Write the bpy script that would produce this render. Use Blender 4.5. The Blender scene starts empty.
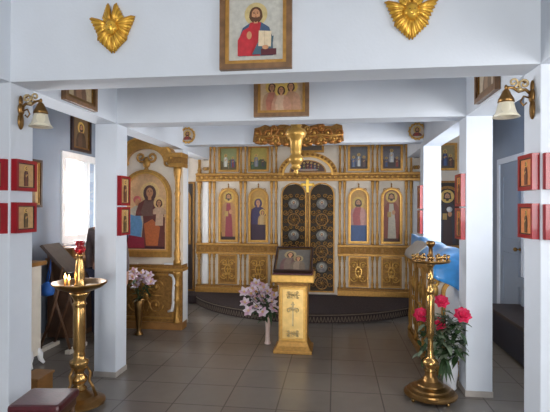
import bpy, bmesh, math, random
from mathutils import Vector, Matrix
random.seed(7)
PI = math.pi
sc = bpy.context.scene
C = sc.collection

# ------------------------------------------------------------------ camera
cam_d = bpy.data.cameras.new('camera'); cam = bpy.data.objects.new('camera', cam_d); C.objects.link(cam)
cR = Vector((0.99165555, 0.12887028, 0.00342253)); cF = Vector((-0.12888599, 0.99164753, 0.00485485)); cU = cR.cross(cF)
m3 = Matrix((cR, cU, -cF)).transposed()
cam.matrix_world = Matrix.Translation((0, 0, 1.5)) @ m3.to_4x4()
cam_d.sensor_width = 36.0; cam_d.lens = 461.5/550*36.0; cam_d.clip_start = 0.05
sc.camera = cam

# ------------------------------------------------------------------ world, lights, exposure
sc.view_settings.view_transform = 'Standard'; sc.view_settings.look = 'None'
sc.view_settings.gamma = 1.0; sc.view_settings.use_curve_mapping = False
sc.view_settings.exposure = 0.0
w = bpy.data.worlds.new('sky'); sc.world = w; w.use_nodes = True
bg = w.node_tree.nodes['Background']; bg.inputs[0].default_value = (0.86, 0.93, 1.0, 1); bg.inputs[1].default_value = 4.0
def area(name, loc, target, sx, sy, power, col, spread=180):
    d = bpy.data.lights.new(name, 'AREA'); d.shape = 'RECTANGLE'; d.size = sx; d.size_y = sy; d.energy = power; d.color = col; d.spread = math.radians(spread)
    o = bpy.data.objects.new(name, d); C.objects.link(o); o.location = loc
    o.rotation_euler = (Vector(target)-Vector(loc)).to_track_quat('-Z', 'Y').to_euler(); return o
# daylight from the left aisle window, plus fill lights added at unseen openings
area('fill_back', (0.35, -5.42, 1.1), (0.0, 4, 1.5), 1.4, 1.5, 225, (1.0, 0.98, 0.95))  # added fill behind the camera, brightens the beam and pillar fronts
area('daylight_left_aisle', (-3.24, 5.7, 1.65), (0, 4.4, 1.4), 0.9, 1.0, 42, (0.98, 0.98, 1.0), 110)
area('fill_left_middle', (-3.24, 3.2, 1.65), (1.0, 2.7, 1.75), 0.8, 1.0, 11, (0.98, 0.98, 1.0), 70)  # added out of view to light the nave side of the near right pillar
area('fill_left_altar', (-3.24, 6.72, 1.65), (0, 7.0, 1.0), 0.6, 1.0, 8, (1.0, 0.95, 0.9))  # unseen fill added for the icon screen
area('fill_right_aisle', (2.14, 4.85, 1.65), (-0.6, 5.4, 1.5), 1.0, 1.0, 30, (0.98, 0.98, 1.0), 110)  # added out of view to brighten the altar beam and its bay
area('fill_right_middle', (2.14, 3.05, 1.8), (1.0, 3.9, 1.9), 0.8, 0.8, 13.5, (0.98, 0.98, 1.0), 130)  # unseen fill added for the front of the second right pillar
area('fill_right_front', (2.14, 1.0, 1.75), (0.9, 3.6, 1.7), 1.1, 0.85, 31, (0.98, 0.98, 1.0))  # added beyond the frame to brighten the right pillar fronts

# ------------------------------------------------------------------ materials
def lin(c):
    return tuple(((v/255)/12.92 if v/255 <= 0.04045 else ((v/255+0.055)/1.055)**2.4) for v in c)
_mats = {}
def M(name, col, rough=0.5, metal=0.0, var=0.10, scale=18.0, bump=0.0, bscale=None, emit=None, trans=0.0, coat=0.0, sheen=0.0, alpha=1.0):
    if name in _mats: return _mats[name]
    m = bpy.data.materials.new(name); m.use_nodes = True; nt = m.node_tree; b = nt.nodes['Principled BSDF']
    l = lin(col)
    tc = nt.nodes.new('ShaderNodeTexCoord'); nz = nt.nodes.new('ShaderNodeTexNoise'); nz.inputs['Scale'].default_value = scale; nz.inputs['Detail'].default_value = 3
    nt.links.new(tc.outputs['Object'], nz.inputs['Vector'])
    rp = nt.nodes.new('ShaderNodeValToRGB'); e = rp.color_ramp.elements
    e[0].position = 0.3; e[1].position = 0.7
    e[0].color = tuple(x*(1-var) for x in l)+(1,); e[1].color = tuple(min(1, x*(1+var)) for x in l)+(1,)
    nt.links.new(nz.outputs['Fac'], rp.inputs['Fac']); nt.links.new(rp.outputs['Color'], b.inputs['Base Color'])
    b.inputs['Roughness'].default_value = rough; b.inputs['Metallic'].default_value = metal
    b.inputs['Transmission Weight'].default_value = trans; b.inputs['Coat Weight'].default_value = coat; b.inputs['Sheen Weight'].default_value = sheen
    b.inputs['Alpha'].default_value = alpha
    if emit:
        b.inputs['Emission Color'].default_value = lin(emit[0])+(1,); b.inputs['Emission Strength'].default_value = emit[1]
    if bump:
        n2 = nt.nodes.new('ShaderNodeTexNoise'); n2.inputs['Scale'].default_value = bscale or scale*2; n2.inputs['Detail'].default_value = 4
        nt.links.new(tc.outputs['Object'], n2.inputs['Vector'])
        bp = nt.nodes.new('ShaderNodeBump'); bp.inputs['Strength'].default_value = bump; bp.inputs['Distance'].default_value = 0.01
        nt.links.new(n2.outputs['Fac'], bp.inputs['Height']); nt.links.new(bp.outputs['Normal'], b.inputs['Normal'])
    _mats[name] = m; return m

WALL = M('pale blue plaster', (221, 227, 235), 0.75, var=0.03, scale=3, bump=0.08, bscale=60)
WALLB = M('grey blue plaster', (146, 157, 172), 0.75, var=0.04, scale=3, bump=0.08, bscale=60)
CEIL = M('white ceiling paint', (226, 230, 236), 0.8, var=0.02, scale=3)
SKIRT = M('tan stone skirting', (176, 168, 160), 0.5, var=0.1, scale=12)
GOLD = M('gold leaf', (184, 138, 70), 0.42, 0.55, var=0.18, scale=30, bump=0.25, bscale=70)
GOLDL = M('bright gold', (210, 164, 84), 0.36, 0.55, var=0.12, scale=30, bump=0.15, bscale=60)
OGOLD = M('old gold carving', (152, 110, 54), 0.5, 0.45, var=0.3, scale=40, bump=0.3, bscale=90)
CROSSG = M('yellow gilt', (244, 200, 84), 0.3, 0.35, var=0.05)
COPPER = M('copper gilt', (176, 118, 62), 0.38, 0.75, var=0.2, scale=30, bump=0.15)
BRASS = M('polished brass', (188, 148, 90), 0.24, 0.9, var=0.1, scale=10)
PALEB = M('pale antique brass', (196, 172, 128), 0.35, 0.6, var=0.2)
BRASSD = M('aged brass', (140, 106, 62), 0.32, 0.9, var=0.2, scale=14)
CREAM = M('cream lacquer', (232, 222, 206), 0.45, var=0.05, scale=10)
WHITE = M('white gloss paint', (236, 236, 236), 0.35, var=0.03)
DARKD = M('dark bronze openwork', (52, 40, 26), 0.5, 0.4, var=0.3, scale=40)
SILVER = M('tarnished silver', (122, 120, 114), 0.45, 0.35, var=0.3, scale=50)
FRAMEW = M('walnut frame', (126, 92, 60), 0.4, var=0.25, scale=22)
FRAMED = M('dark frame', (58, 38, 34), 0.4, var=0.2)
MAT_G = M('silver grey mount', (196, 196, 190), 0.5, var=0.06)
RED = M('red lacquer frame', (156, 22, 32), 0.3, var=0.12, scale=14, coat=0.3)
MAROON = M('maroon leatherette', (84, 28, 36), 0.4, var=0.15, scale=30, bump=0.1)
OAK = M('ochre wood', (150, 104, 52), 0.5, var=0.2, scale=9)
BROWN = M('brown wood', (92, 62, 40), 0.5, var=0.25, scale=9)
DARKW = M('dark wood', (48, 36, 32), 0.5, var=0.2, scale=9)
SATIN = M('blue satin', (60, 150, 220), 0.28, var=0.2, scale=9, sheen=0.4, coat=0.2)
CLOTHW = M('silver white cloth', (206, 200, 190), 0.5, var=0.08)
SHADE = M('cream frosted glass', (240, 232, 206), 0.35, var=0.04, trans=0.25)
REDG = M('red glass', (170, 20, 30), 0.1, var=0.05, trans=0.4)
LEAF = M('dark leaf', (52, 78, 44), 0.5, var=0.35, scale=25)
LEAF2 = M('grey green leaf', (122, 136, 112), 0.55, var=0.3, scale=25)
ROSE = M('hot pink petal', (214, 34, 84), 0.5, var=0.2, scale=25)
LILY = M('pale pink petal', (236, 220, 228), 0.5, var=0.1, scale=20)
LILYP = M('pink petal', (222, 182, 202), 0.5, var=0.15, scale=20)
WAX = M('beeswax', (226, 190, 110), 0.5, var=0.05)
FLAME = M('flame', (255, 214, 150), 0.5, emit=((255, 200, 120), 18.0))
CARPET = M('dark carpet', (58, 46, 46), 0.95, var=0.3, scale=60, bump=0.3, bscale=200)
TANC = M('tan cord', (112, 98, 84), 0.8, var=0.1)
VASEC = M('cream pink porcelain', (226, 200, 190), 0.25, var=0.04, coat=0.4)
VASEW = M('white porcelain', (220, 222, 228), 0.25, var=0.03, coat=0.4)
GLASS = M('window glass', (255, 255, 255), 0.02, trans=1.0, var=0.0)
BLUEB = M('blue bag fabric', (36, 92, 170), 0.7, var=0.15)
SKIN = M('skin', (206, 156, 130), 0.5, var=0.05)
JACKET = M('grey brown wool', (112, 98, 96), 0.9, var=0.15, scale=50)
TROUS = M('navy cloth', (38, 40, 58), 0.9, var=0.15, scale=50)
HAIR = M('brown hair', (58, 42, 32), 0.6, var=0.2)
def P_(name, col): return M('paint '+name, col, 0.42, var=0.12, scale=40)

# tiled floor
def floor_mat():
    m = bpy.data.materials.new('grey floor tiles'); m.use_nodes = True; nt = m.node_tree; b = nt.nodes['Principled BSDF']
    tc = nt.nodes.new('ShaderNodeTexCoord'); mp = nt.nodes.new('ShaderNodeMapping'); mp.inputs['Location'].default_value = (0.43, 0.18, 0)
    nt.links.new(tc.outputs['Object'], mp.inputs['Vector'])
    br = nt.nodes.new('ShaderNodeTexBrick'); br.offset = 0; br.squash = 1
    br.inputs['Color1'].default_value = lin((126, 119, 111))+(1,); br.inputs['Color2'].default_value = lin((133, 126, 118))+(1,)
    br.inputs['Mortar'].default_value = lin((100, 94, 88))+(1,)
    br.inputs['Scale'].default_value = 1.0; br.inputs['Brick Width'].default_value = 0.4; br.inputs['Row Height'].default_value = 0.4
    br.inputs['Mortar Size'].default_value = 0.006; br.inputs['Mortar Smooth'].default_value = 0.3
    nt.links.new(mp.outputs['Vector'], br.inputs['Vector'])
    nz = nt.nodes.new('ShaderNodeTexNoise'); nz.inputs['Scale'].default_value = 9; nz.inputs['Detail'].default_value = 5
    nt.links.new(tc.outputs['Object'], nz.inputs['Vector'])
    mx = nt.nodes.new('ShaderNodeMix'); mx.data_type = 'RGBA'; mx.blend_type = 'MULTIPLY'; mx.inputs['Factor'].default_value = 0.14
    nt.links.new(br.outputs['Color'], mx.inputs['A']); nt.links.new(nz.outputs['Fac'], mx.inputs['B'])
    rp = nt.nodes.new('ShaderNodeMapRange'); rp.inputs['To Min'].default_value = 0.25; rp.inputs['To Max'].default_value = 0.28
    nt.links.new(nz.outputs['Fac'], rp.inputs['Value']); nt.links.new(rp.outputs['Result'], b.inputs['Roughness'])
    nt.links.new(mx.outputs['Result'], b.inputs['Base Color'])
    return m
FLOOR = floor_mat()

# ------------------------------------------------------------------ mesh builder
class MB:
    def __init__(s): s.v = []; s.f = []; s.mi = []; s.sm = []; s.mats = []; s.yy = 0.0; s.T = None
    def mid(s, m):
        if m not in s.mats: s.mats.append(m)
        return s.mats.index(m)
    def add(s, vs, fs, m, smooth=False):
        o = len(s.v)
        for p in vs:
            p = Vector(p)
            if s.T is not None: p = s.T @ p
            s.v.append(tuple(p))
        k = s.mid(m)
        for f in fs: s.f.append(tuple(i+o for i in f)); s.mi.append(k); s.sm.append(smooth)
    def addbm(s, bm, m, smooth=False):
        bm.verts.index_update(); s.add([v.co.copy() for v in bm.verts], [[v.index for v in f.verts] for f in bm.faces], m, smooth); bm.free()
    def box(s, x0, x1, y0, y1, z0, z1, m, bev=0.0):
        if bev:
            bm = bmesh.new(); bmesh.ops.create_cube(bm, size=1)
            for v in bm.verts: v.co = Vector(((x0+x1)/2+v.co.x*(x1-x0), (y0+y1)/2+v.co.y*(y1-y0), (z0+z1)/2+v.co.z*(z1-z0)))
            bmesh.ops.bevel(bm, geom=bm.edges[:], offset=bev, segments=2, affect='EDGES', profile=0.6); s.addbm(bm, m); return
        vs = [(x, y, z) for z in (z0, z1) for y in (y0, y1) for x in (x0, x1)]
        s.add(vs, [(0, 2, 3, 1), (4, 5, 7, 6), (0, 1, 5, 4), (2, 6, 7, 3), (0, 4, 6, 2), (1, 3, 7, 5)], m)
    def lathe(s, prof, m, seg=20, c=(0, 0, 0), smooth=True):
        n = len(prof); vs = []; fs = []
        for r, z in prof:
            for k in range(seg):
                a = 2*PI*k/seg; vs.append((c[0]+max(r, 0.0004)*math.cos(a), c[1]+max(r, 0.0004)*math.sin(a), c[2]+z))
        for i in range(n-1):
            for k in range(seg):
                k2 = (k+1) % seg; fs.append((i*seg+k, i*seg+k2, (i+1)*seg+k2, (i+1)*seg+k))
        fs.append(tuple(range(seg-1, -1, -1))); fs.append(tuple((n-1)*seg+k for k in range(seg)))
        s.add(vs, fs, m, smooth)
    def tube(s, pts, r, m, seg=6, smooth=True):
        pts = [Vector(p) for p in pts]; n = len(pts); rs = r if isinstance(r, (list, tuple)) else [r]*n
        vs = []; fs = []; up = None
        for i, p in enumerate(pts):
            t = (pts[min(i+1, n-1)]-pts[max(i-1, 0)])
            t = t.normalized() if t.length > 1e-9 else Vector((0, 0, 1))
            if up is None: up = Vector((0, 0, 1)) if abs(t.z) < 0.9 else Vector((0, 1, 0))
            a = t.cross(up)
            if a.length < 1e-4: a = t.cross(Vector((1, 0.3, 0)))
            a.normalize(); b = a.cross(t).normalized(); up = b
            for k in range(seg):
                q = 2*PI*k/seg; vs.append(p+(a*math.cos(q)+b*math.sin(q))*rs[i])
        for i in range(n-1):
            for k in range(seg):
                k2 = (k+1) % seg; fs.append((i*seg+k, (i+1)*seg+k, (i+1)*seg+k2, i*seg+k2))
        fs.append(tuple(range(seg))); fs.append(tuple((n-1)*seg+k for k in range(seg-1, -1, -1)))
        s.add(vs, fs, m, smooth)
    def prism(s, pts, y0, y1, m):
        n = len(pts); vs = [(x, y0, z) for x, z in pts]+[(x, y1, z) for x, z in pts]
        s.add(vs, [tuple(range(n)), tuple(range(2*n-1, n-1, -1))]+[(i, i+n, (i+1) % n+n, (i+1) % n) for i in range(n)], m)
    def ring(s, outer, inner, y0, y1, m):
        n = len(outer)
        vs = [(x, y0, z) for x, z in outer]+[(x, y0, z) for x, z in inner]+[(x, y1, z) for x, z in outer]+[(x, y1, z) for x, z in inner]
        fs = []
        for i in range(n):
            j = (i+1) % n
            fs += [(i, j, n+j, n+i), (2*n+i, 3*n+i, 3*n+j, 2*n+j), (i, 2*n+i, 2*n+j, j), (n+i, n+j, 3*n+j, 3*n+i)]
        s.add(vs, fs, m)
    def flat(s, pts, m, step=0.0007):
        s.yy -= step; s.add([(x, s.yy, z) for x, z in pts], [tuple(range(len(pts)))], m)
    def ell(s, c, r, m, seg=12, rings=8, smooth=True):
        vs = [(c[0], c[1], c[2]-r[2])]; fs = []
        for i in range(1, rings):
            a = -PI/2+PI*i/rings
            for k in range(seg):
                q = 2*PI*k/seg; vs.append((c[0]+r[0]*math.cos(a)*math.cos(q), c[1]+r[1]*math.cos(a)*math.sin(q), c[2]+r[2]*math.sin(a)))
        vs.append((c[0], c[1], c[2]+r[2])); L = len(vs)-1
        for k in range(seg):
            k2 = (k+1) % seg; fs.append((0, 1+k2, 1+k)); fs.append((L, L-seg+k, L-seg+k2))
            for i in range(rings-2): a = 1+i*seg; fs.append((a+k, a+k2, a+seg+k2, a+seg+k))
        s.add(vs, fs, m, smooth)
    def grid(s, fn, nu, nv, m, smooth=True):
        vs = [fn(i/nu, j/nv) for j in range(nv+1) for i in range(nu+1)]
        s.add(vs, [(j*(nu+1)+i, j*(nu+1)+i+1, (j+1)*(nu+1)+i+1, (j+1)*(nu+1)+i) for j in range(nv) for i in range(nu)], m, smooth)
    def build(s, name, parent=None, loc=(0, 0, 0), rot=(0, 0, 0), label=None):
        me = bpy.data.meshes.new(name); me.from_pydata(s.v, [], s.f)
        for m in s.mats: me.materials.append(m)
        me.polygons.foreach_set('material_index', s.mi); me.polygons.foreach_set('use_smooth', s.sm); me.update()
        o = bpy.data.objects.new(name, me); C.objects.link(o); o.location = loc; o.rotation_euler = rot
        if parent: o.parent = parent
        if label: o['label'] = label
        return o

def solidify(o, t, off=0):
    md = o.modifiers.new('thickness', 'SOLIDIFY'); md.thickness = t; md.offset = off
def tag(o, label, cat, group=None):
    o['label'] = label; o['category'] = cat
    if group: o['group'] = group
    return o
def thing(name, label, cat, loc=(0, 0, 0), rotz=0, group=None):
    o = bpy.data.objects.new(name, None); C.objects.link(o); o.location = loc; o.rotation_euler = (0, 0, rotz); o.empty_display_size = 0.1
    return tag(o, label, cat, group)
KIDS = lambda o: [c for c in bpy.data.objects if c.parent == o]
def dup(o, loc=None, rot=None, label=None, parent=None):
    c = o.copy(); C.objects.link(c)
    if parent: c.parent = parent
    if loc is not None: c.location = loc
    if rot is not None: c.rotation_euler = rot
    if label: c['label'] = label
    for k in KIDS(o): dup(k, parent=c)
    return c
def struct(o): o['kind'] = 'structure'; return o

def rect(x0, x1, z0, z1): return [(x0, z0), (x1, z0), (x1, z1), (x0, z1)]
def arch(x0, x1, z0, z1, k=1.0, n=16):
    r = (x1-x0)/2; cx = (x0+x1)/2; h = r*k
    return [(x0, z0), (x1, z0)]+[(cx+r*math.cos(PI*i/n), z1-h+h*math.sin(PI*i/n)) for i in range(n+1)]
def elp(cx, cz, rx, rz, n=16): return [(cx+rx*math.cos(2*PI*i/n), cz+rz*math.sin(2*PI*i/n)) for i in range(n)]
def spiral(cx, cz, r, a0, turns, d, y, n=16):
    return [(cx+r*(1-0.8*i/n)*math.cos(a0+d*2*PI*turns*i/n), y, cz+r*(1-0.8*i/n)*math.sin(a0+d*2*PI*turns*i/n)) for i in range(n+1)]
def scrollwork(mb, cx, cz, w_, h_, y, m, r=0.006, n=14):
    q = min(w_, h_)
    for sx in (-1, 1):
        for sz in (-1, 1):
            R = min(w_/4, h_/4)*0.92; px = cx+sx*w_*0.25; pz = cz+sz*h_*0.25
            sp = spiral(px, pz, R, PI/2*(1-sx), 1.4, sx*sz, y, n); mb.tube(sp, [r*(1.2-0.5*i/n) for i in range(n+1)], m, 5)
            mb.ell((px, y, pz), (R*0.28, r*1.4, R*0.28), m, 7, 5)
            mb.tube([(cx, y, cz+sz*h_*0.06), (cx+sx*w_*0.1, y-r*0.5, cz+sz*h_*0.22), (cx+sx*w_*0.04, y, cz+sz*h_*0.44)], [r, r*1.2, r*0.5], m, 5)
        mb.tube([(cx+sx*w_*0.05, y, cz), (cx+sx*w_*0.22, y-r, cz+h_*0.02), (cx+sx*w_*0.44, y, cz)], [r, r*1.5, r*0.4], m, 5)
    mb.ell((cx, y, cz), (q*0.09, r*2, q*0.13), m, 8, 6)

# ------------------------------------------------------------------ painted figures (layers of paint on a panel)
FACE = (206, 150, 108)
def clampf(pts, b): return [(min(max(x, b[0]), b[1]), min(max(z, b[2]), b[3])) for x, z in pts]
def bust(P, b, cx, cz, s, robe, mantle, hair, halo=(222, 186, 96), beard=True, veil=None, detail=True):
    F = lambda pts, n, c: P.flat(clampf(pts, b), P_(n, c))
    F(elp(cx, cz, 2.0*s, 2.0*s, 24), 'halo%s' % (halo,), halo)
    F([(cx-3.0*s, cz-7.5*s), (cx-2.9*s, cz-4*s), (cx-2.3*s, cz-2.3*s), (cx-0.9*s, cz-1.4*s), (cx+0.9*s, cz-1.4*s), (cx+2.3*s, cz-2.3*s), (cx+2.9*s, cz-4*s), (cx+3.0*s, cz-7.5*s)], 'c%s' % (mantle,), mantle)
    F([(cx-1.6*s, cz-7.5*s), (cx-1.9*s, cz-4*s), (cx-1.0*s, cz-1.5*s), (cx, cz-1.2*s), (cx+0.9*s, cz-1.5*s), (cx+0.5*s, cz-4*s), (cx+0.8*s, cz-7.5*s)], 'c%s' % (robe,), robe)
    if veil: F(elp(cx, cz-0.25*s, 1.35*s, 1.65*s, 18), 'c%s' % (veil,), veil)
    else: F([(cx+1.12*s*math.cos(a)*(1.12 if math.sin(a) < 0 else 1), cz+(1.25 if math.sin(a) > 0 else 1.55)*s*math.sin(a)) for a in [2*PI*i/18 for i in range(18)]], 'c%s' % (hair,), hair)
    F([(cx-0.35*s, cz-1.6*s), (cx+0.35*s, cz-1.6*s), (cx+0.35*s, cz-0.6*s), (cx-0.35*s, cz-0.6*s)], 'face', FACE)
    F(elp(cx, cz-0.1*s, 0.72*s, 1.0*s, 16), 'face', FACE)
    if beard:
        F([(cx-0.66*s, cz-0.45*s), (cx-0.3*s, cz-0.6*s), (cx+0.3*s, cz-0.6*s), (cx+0.66*s, cz-0.45*s), (cx+0.45*s, cz-1.15*s), (cx, cz-1.45*s), (cx-0.45*s, cz-1.15*s)], 'c%s' % (hair,), hair)
    if detail:
        for sx in (-1, 1):
            F(elp(cx+sx*0.3*s, cz+0.08*s, 0.14*s, 0.07*s, 8), 'eye', (50, 36, 30))
            F([(cx+sx*0.12*s, cz+0.26*s), (cx+sx*0.5*s, cz+0.22*s), (cx+sx*0.48*s, cz+0.3*s), (cx+sx*0.14*s, cz+0.34*s)][::sx], 'eye', (50, 36, 30))
        F([(cx-0.08*s, cz-0.32*s), (cx+0.1*s, cz-0.32*s), (cx+0.04*s, cz+0.15*s), (cx-0.04*s, cz+0.15*s)], 'nose', (170, 112, 80))
        F(elp(cx, cz-0.55*s, 0.2*s, 0.06*s, 8), 'mouth', (150, 60, 56))
def standing(P, b, cx, z0, h, robe, mantle, hair=(70, 46, 32), halo=(226, 190, 100), beard=True, detail=True):
    F = lambda pts, n, c: P.flat(clampf(pts, b), P_(n, c))
    s = h/15.0; zc = z0+h-1.3*s
    F(elp(cx, zc, 1.9*s, 1.9*s, 20), 'halo%s' % (halo,), halo)
    F([(cx-2.4*s, z0), (cx+2.4*s, z0), (cx+2.7*s, z0+6*s), (cx+2.3*s, z0+10.3*s), (cx+1.3*s, z0+11.8*s), (cx-1.3*s, z0+11.8*s), (cx-2.3*s, z0+10.3*s), (cx-2.7*s, z0+6*s)], 'c%s' % (mantle,), mantle)
    F([(cx-1.2*s, z0), (cx+1.5*s, z0), (cx+1.2*s, z0+6*s), (cx+0.6*s, z0+11.5*s), (cx-0.7*s, z0+11.5*s), (cx-1.0*s, z0+6*s)], 'c%s' % (robe,), robe)
    F([(cx-1.1*s, zc-0.8*s), (cx+1.1*s, zc-0.8*s), (cx+0.9*s, zc+0.9*s), (cx, zc+1.3*s), (cx-0.9*s, zc+0.9*s)], 'c%s' % (hair,), hair)
    F(elp(cx, zc-0.1*s, 0.7*s, 1.0*s, 12), 'face', FACE)
    if beard: F([(cx-0.6*s, zc-0.5*s), (cx+0.6*s, zc-0.5*s), (cx+0.3*s, zc-1.3*s), (cx-0.3*s, zc-1.3*s)], 'c%s' % (hair,), hair)
    F(elp(cx+0.7*s, z0+8.6*s, 0.6*s, 0.8*s, 8), 'face', FACE)
    F([(cx-1.3*s, z0+7.0*s), (cx-0.1*s, z0+7.0*s), (cx-0.1*s, z0+8.8*s), (cx-1.3*s, z0+8.8*s)], 'book', (196, 160, 90))
    if detail:
        for sx in (-1, 1): F(elp(cx+sx*0.28*s, zc+0.05*s, 0.13*s, 0.08*s, 6), 'eye', (50, 36, 30))

def framed(name, label, cat, loc, rotz, w_, h_, fw, depth, fmat, liner, paint, group=None, inner=None, bgcol=(196, 150, 84)):
    """a framed picture; base point is the bottom centre of its back, front faces local -y"""
    t = thing(name, label, cat, loc, rotz, group)
    f = MB(); o = rect(-w_/2, w_/2, 0, h_); i1 = rect(-w_/2+fw*0.6, w_/2-fw*0.6, fw*0.6, h_-fw*0.6); i2 = rect(-w_/2+fw, w_/2-fw, fw, h_-fw)
    f.ring(o, i1, -depth, 0, fmat); f.ring(i1, i2, -depth*0.72, 0, liner)
    f.build('picture_frame', t)
    p = MB(); p.box(-w_/2+fw*0.9, w_/2-fw*0.9, -depth*0.35, -0.002, fw*0.9, h_-fw*0.9, P_('ground%s' % (bgcol,), bgcol)); p.yy = -depth*0.35
    paint(p, (-w_/2+fw, w_/2-fw, fw, h_-fw)); p.build('painting', t)
    return t

# ================================================================== SETTING
XL, XR, PW, PT = -1.916, 1.042, 0.2035, 0.21          # pillar faces towards the nave, pillar width and depth
ROWS = (2.514, 3.866, 5.671); ZB = 2.245; ZC = 2.95
WL, WR, YB, YE = -3.3, 2.2, -5.5, 8.6
s_ = MB(); s_.box(WL-0.2, WR+0.2, YB-0.2, YE+0.2, -0.2, 0, FLOOR); struct(s_.build('floor'))
s_ = MB(); s_.box(WL-0.2, WR+0.2, YB-0.2, YE+0.2, ZC, ZC+0.2, CEIL); struct(s_.build('ceiling'))
s_ = MB(); s_.box(-60, 60, -60, 60, -0.5, -0.35, M('pale gravel', (190, 184, 174), 0.9, var=0.15, scale=2)); struct(s_.build('ground'))
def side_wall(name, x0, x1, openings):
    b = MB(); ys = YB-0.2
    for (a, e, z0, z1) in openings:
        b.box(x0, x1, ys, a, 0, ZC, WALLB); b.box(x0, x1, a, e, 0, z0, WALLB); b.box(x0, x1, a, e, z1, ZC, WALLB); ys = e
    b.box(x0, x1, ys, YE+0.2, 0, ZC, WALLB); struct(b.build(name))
LW = [(2.75, 3.65, 1.1, 2.17), (5.24, 6.15, 1.10, 2.16), (6.42, 7.02, 1.1, 2.16)]  # middle one is the visible window; its neighbours are unseen, added for light
RW = [(0.4, 1.6, 1.1, 2.17), (2.6, 3.5, 1.3, 2.22), (4.35, 5.35, 1.1, 2.16)]  # all unseen, openings added where the right side needed light
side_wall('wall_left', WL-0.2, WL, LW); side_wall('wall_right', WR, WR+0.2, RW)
BW = [(-0.4, 1.1)]  # unseen opening added to go with the fill from behind
b = MB(); xs = WL-0.2
for a, e in BW:
    b.box(xs, a, YB-0.2, YB, 0, ZC, WALL); b.box(a, e, YB-0.2, YB, 0, 0.3, WALL); b.box(a, e, YB-0.2, YB, 2.0, ZC, WALL); xs = e
b.box(xs, WR+0.2, YB-0.2, YB, 0, ZC, WALL); struct(b.build('wall_back'))
b = MB(); b.box(WL-0.2, WR+0.2, YE, YE+0.2, 0, ZC, WALL); struct(b.build('wall_front'))
wn = 1
def window(cx, cy, rz, w_, z0, z1):
    global wn
    b = MB(); t = 0.055
    b.ring(rect(-w_/2-0.03, w_/2+0.03, z0-0.03, z1+0.03), rect(-w_/2+t, w_/2-t, z0+t, z1-t), -0.025, 0.06, WHITE)
    b.box(w_*0.14-0.025, w_*0.14+0.025, -0.02, 0.05, z0+t, z1-t, WHITE); b.box(-w_/2-0.05, w_/2+0.05, -0.06, 0.0, z0-0.06, z0-0.03, WHITE)
    o = struct(b.build('window_%d' % wn, None, (cx, cy, 0), (0, 0, rz)))
    g = MB(); g.box(-w_/2+t, w_/2-t, 0.018, 0.024, z0+t, z1-t, GLASS); g.build('pane', o); wn += 1
for a, e, z0, z1 in [LW[1], LW[0], LW[2]]: window(WL, (a+e)/2, PI/2, e-a, z0, z1)
for a, e, z0, z1 in RW: window(WR, (a+e)/2, -PI/2, e-a, z0, z1)
for a, e in BW: window((a+e)/2, YB, PI, e-a, 0.3, 2.0)
# pillars and beams
for y in ROWS:
    for sx in (-1, 1):
        x0, x1 = (XL-PW, XL) if sx < 0 else (XR, XR+PW)
        b = MB(); b.box(x0, x1, y, y+PT, 0.045, ZB, WALL, 0.006); b.box(x0-0.004, x1+0.004, y-0.004, y+PT+0.004, 0, 0.045, SKIRT)
        struct(b.build('pillar'))
for y, z in zip(ROWS, (ZB, ZB, 2.30)):
    b = MB(); b.box(XL, XR, y, y+PT, z, ZC, WALL); struct(b.build('cross_beam'))
for x0 in (XL-PW, XR):
    b = MB(); b.box(x0, x0+PW, YB, 6.9, ZB, ZC, WALL); struct(b.build('long_beam'))
for nm, x0 in (('baseboard_left', WL), ('baseboard_right', WR-0.012)):
    b = MB(); b.box(x0, x0+0.012, YB, 7.0, 0, 0.07, SKIRT); struct(b.build(nm))
# right aisle: door leaf with frame, and door frame strip
b = MB(); b.ring(rect(-0.44, 0.44, 0, 2.16), rect(-0.37, 0.37, 0.001, 2.09), -0.04, 0, WALL); d = struct(b.build('door_1', None, (WR, 6.10, 0), (0, 0, -PI/2)))
b = MB(); b.box(-0.37, 0.37, -0.02, 0, 0.005, 2.09, WALLB)
for z0, z1 in ((0.15, 0.95), (1.1, 1.95)): b.ring(rect(-0.27, 0.27, z0, z1), rect(-0.24, 0.24, z0+0.03, z1-0.03), -0.028, -0.02, WALLB)
b.build('door_leaf', d)
b = MB(); b.lathe([(0.02, 0), (0.02, 0.01), (0.008, 0.012), (0.008, 0.04), (0.024, 0.045), (0.024, 0.07), (0.01, 0.08)], BRASSD, 12)
b.build('door_handle', d, (0.30, -0.02, 1.02), (PI/2, 0, 0))

# altar step with curved front
CX = -0.43
def step_front(n=40, dr=0.0):
    R = 1.96+dr; cy = 7.99; y0 = 7.02-dr; a = math.asin(min(1, (cy-y0)/R)); pts = []
    for i in range(n+1):
        q = PI+a+(PI-2*a)*i/n; pts.append((CX+R*math.cos(q), cy+R*math.sin(q)))
    return [(WL, y0)]+pts+[(WR, y0)]
sf = step_front()
b = MB(); n = len(sf); top = [(x, y, 0.122) for x, y in sf]+[(WR, YE, 0.122), (WL, YE, 0.122)]; bot = [(x, y, 0) for x, y, z in top]; k = len(top)
b.add(top+bot, [tuple(range(k))]+[(i, i+k, (i+1) % k+k, (i+1) % k) for i in range(k)], SKIRT); struct(b.build('altar_step'))
t = thing('step_carpet', 'dark carpet covering the rounded altar step before the icon screen', 'carpet', (CX, 7.3, 0.122))
b = MB(); off = Vector((CX, 7.3, 0.122))
top = [(x, y, 0.0) for x, y in step_front(40, 0.014)]+[(WR, 7.36, 0.0), (WL, 7.36, 0.0)]
tv = [(x-off.x, y-off.y, 0.008) for x, y, z in top]; bv = [(x, y, 0.0005) for x, y, z in tv]
b.add(tv+bv, [tuple(range(k))]+[(i, i+k, (i+1) % k+k, (i+1) % k) for i in range(k)], CARPET); b.build('carpet_top', t)
b = MB(); o1 = step_front(90, 0.014); o2 = step_front(90, 0.003); n = len(o1)
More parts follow.
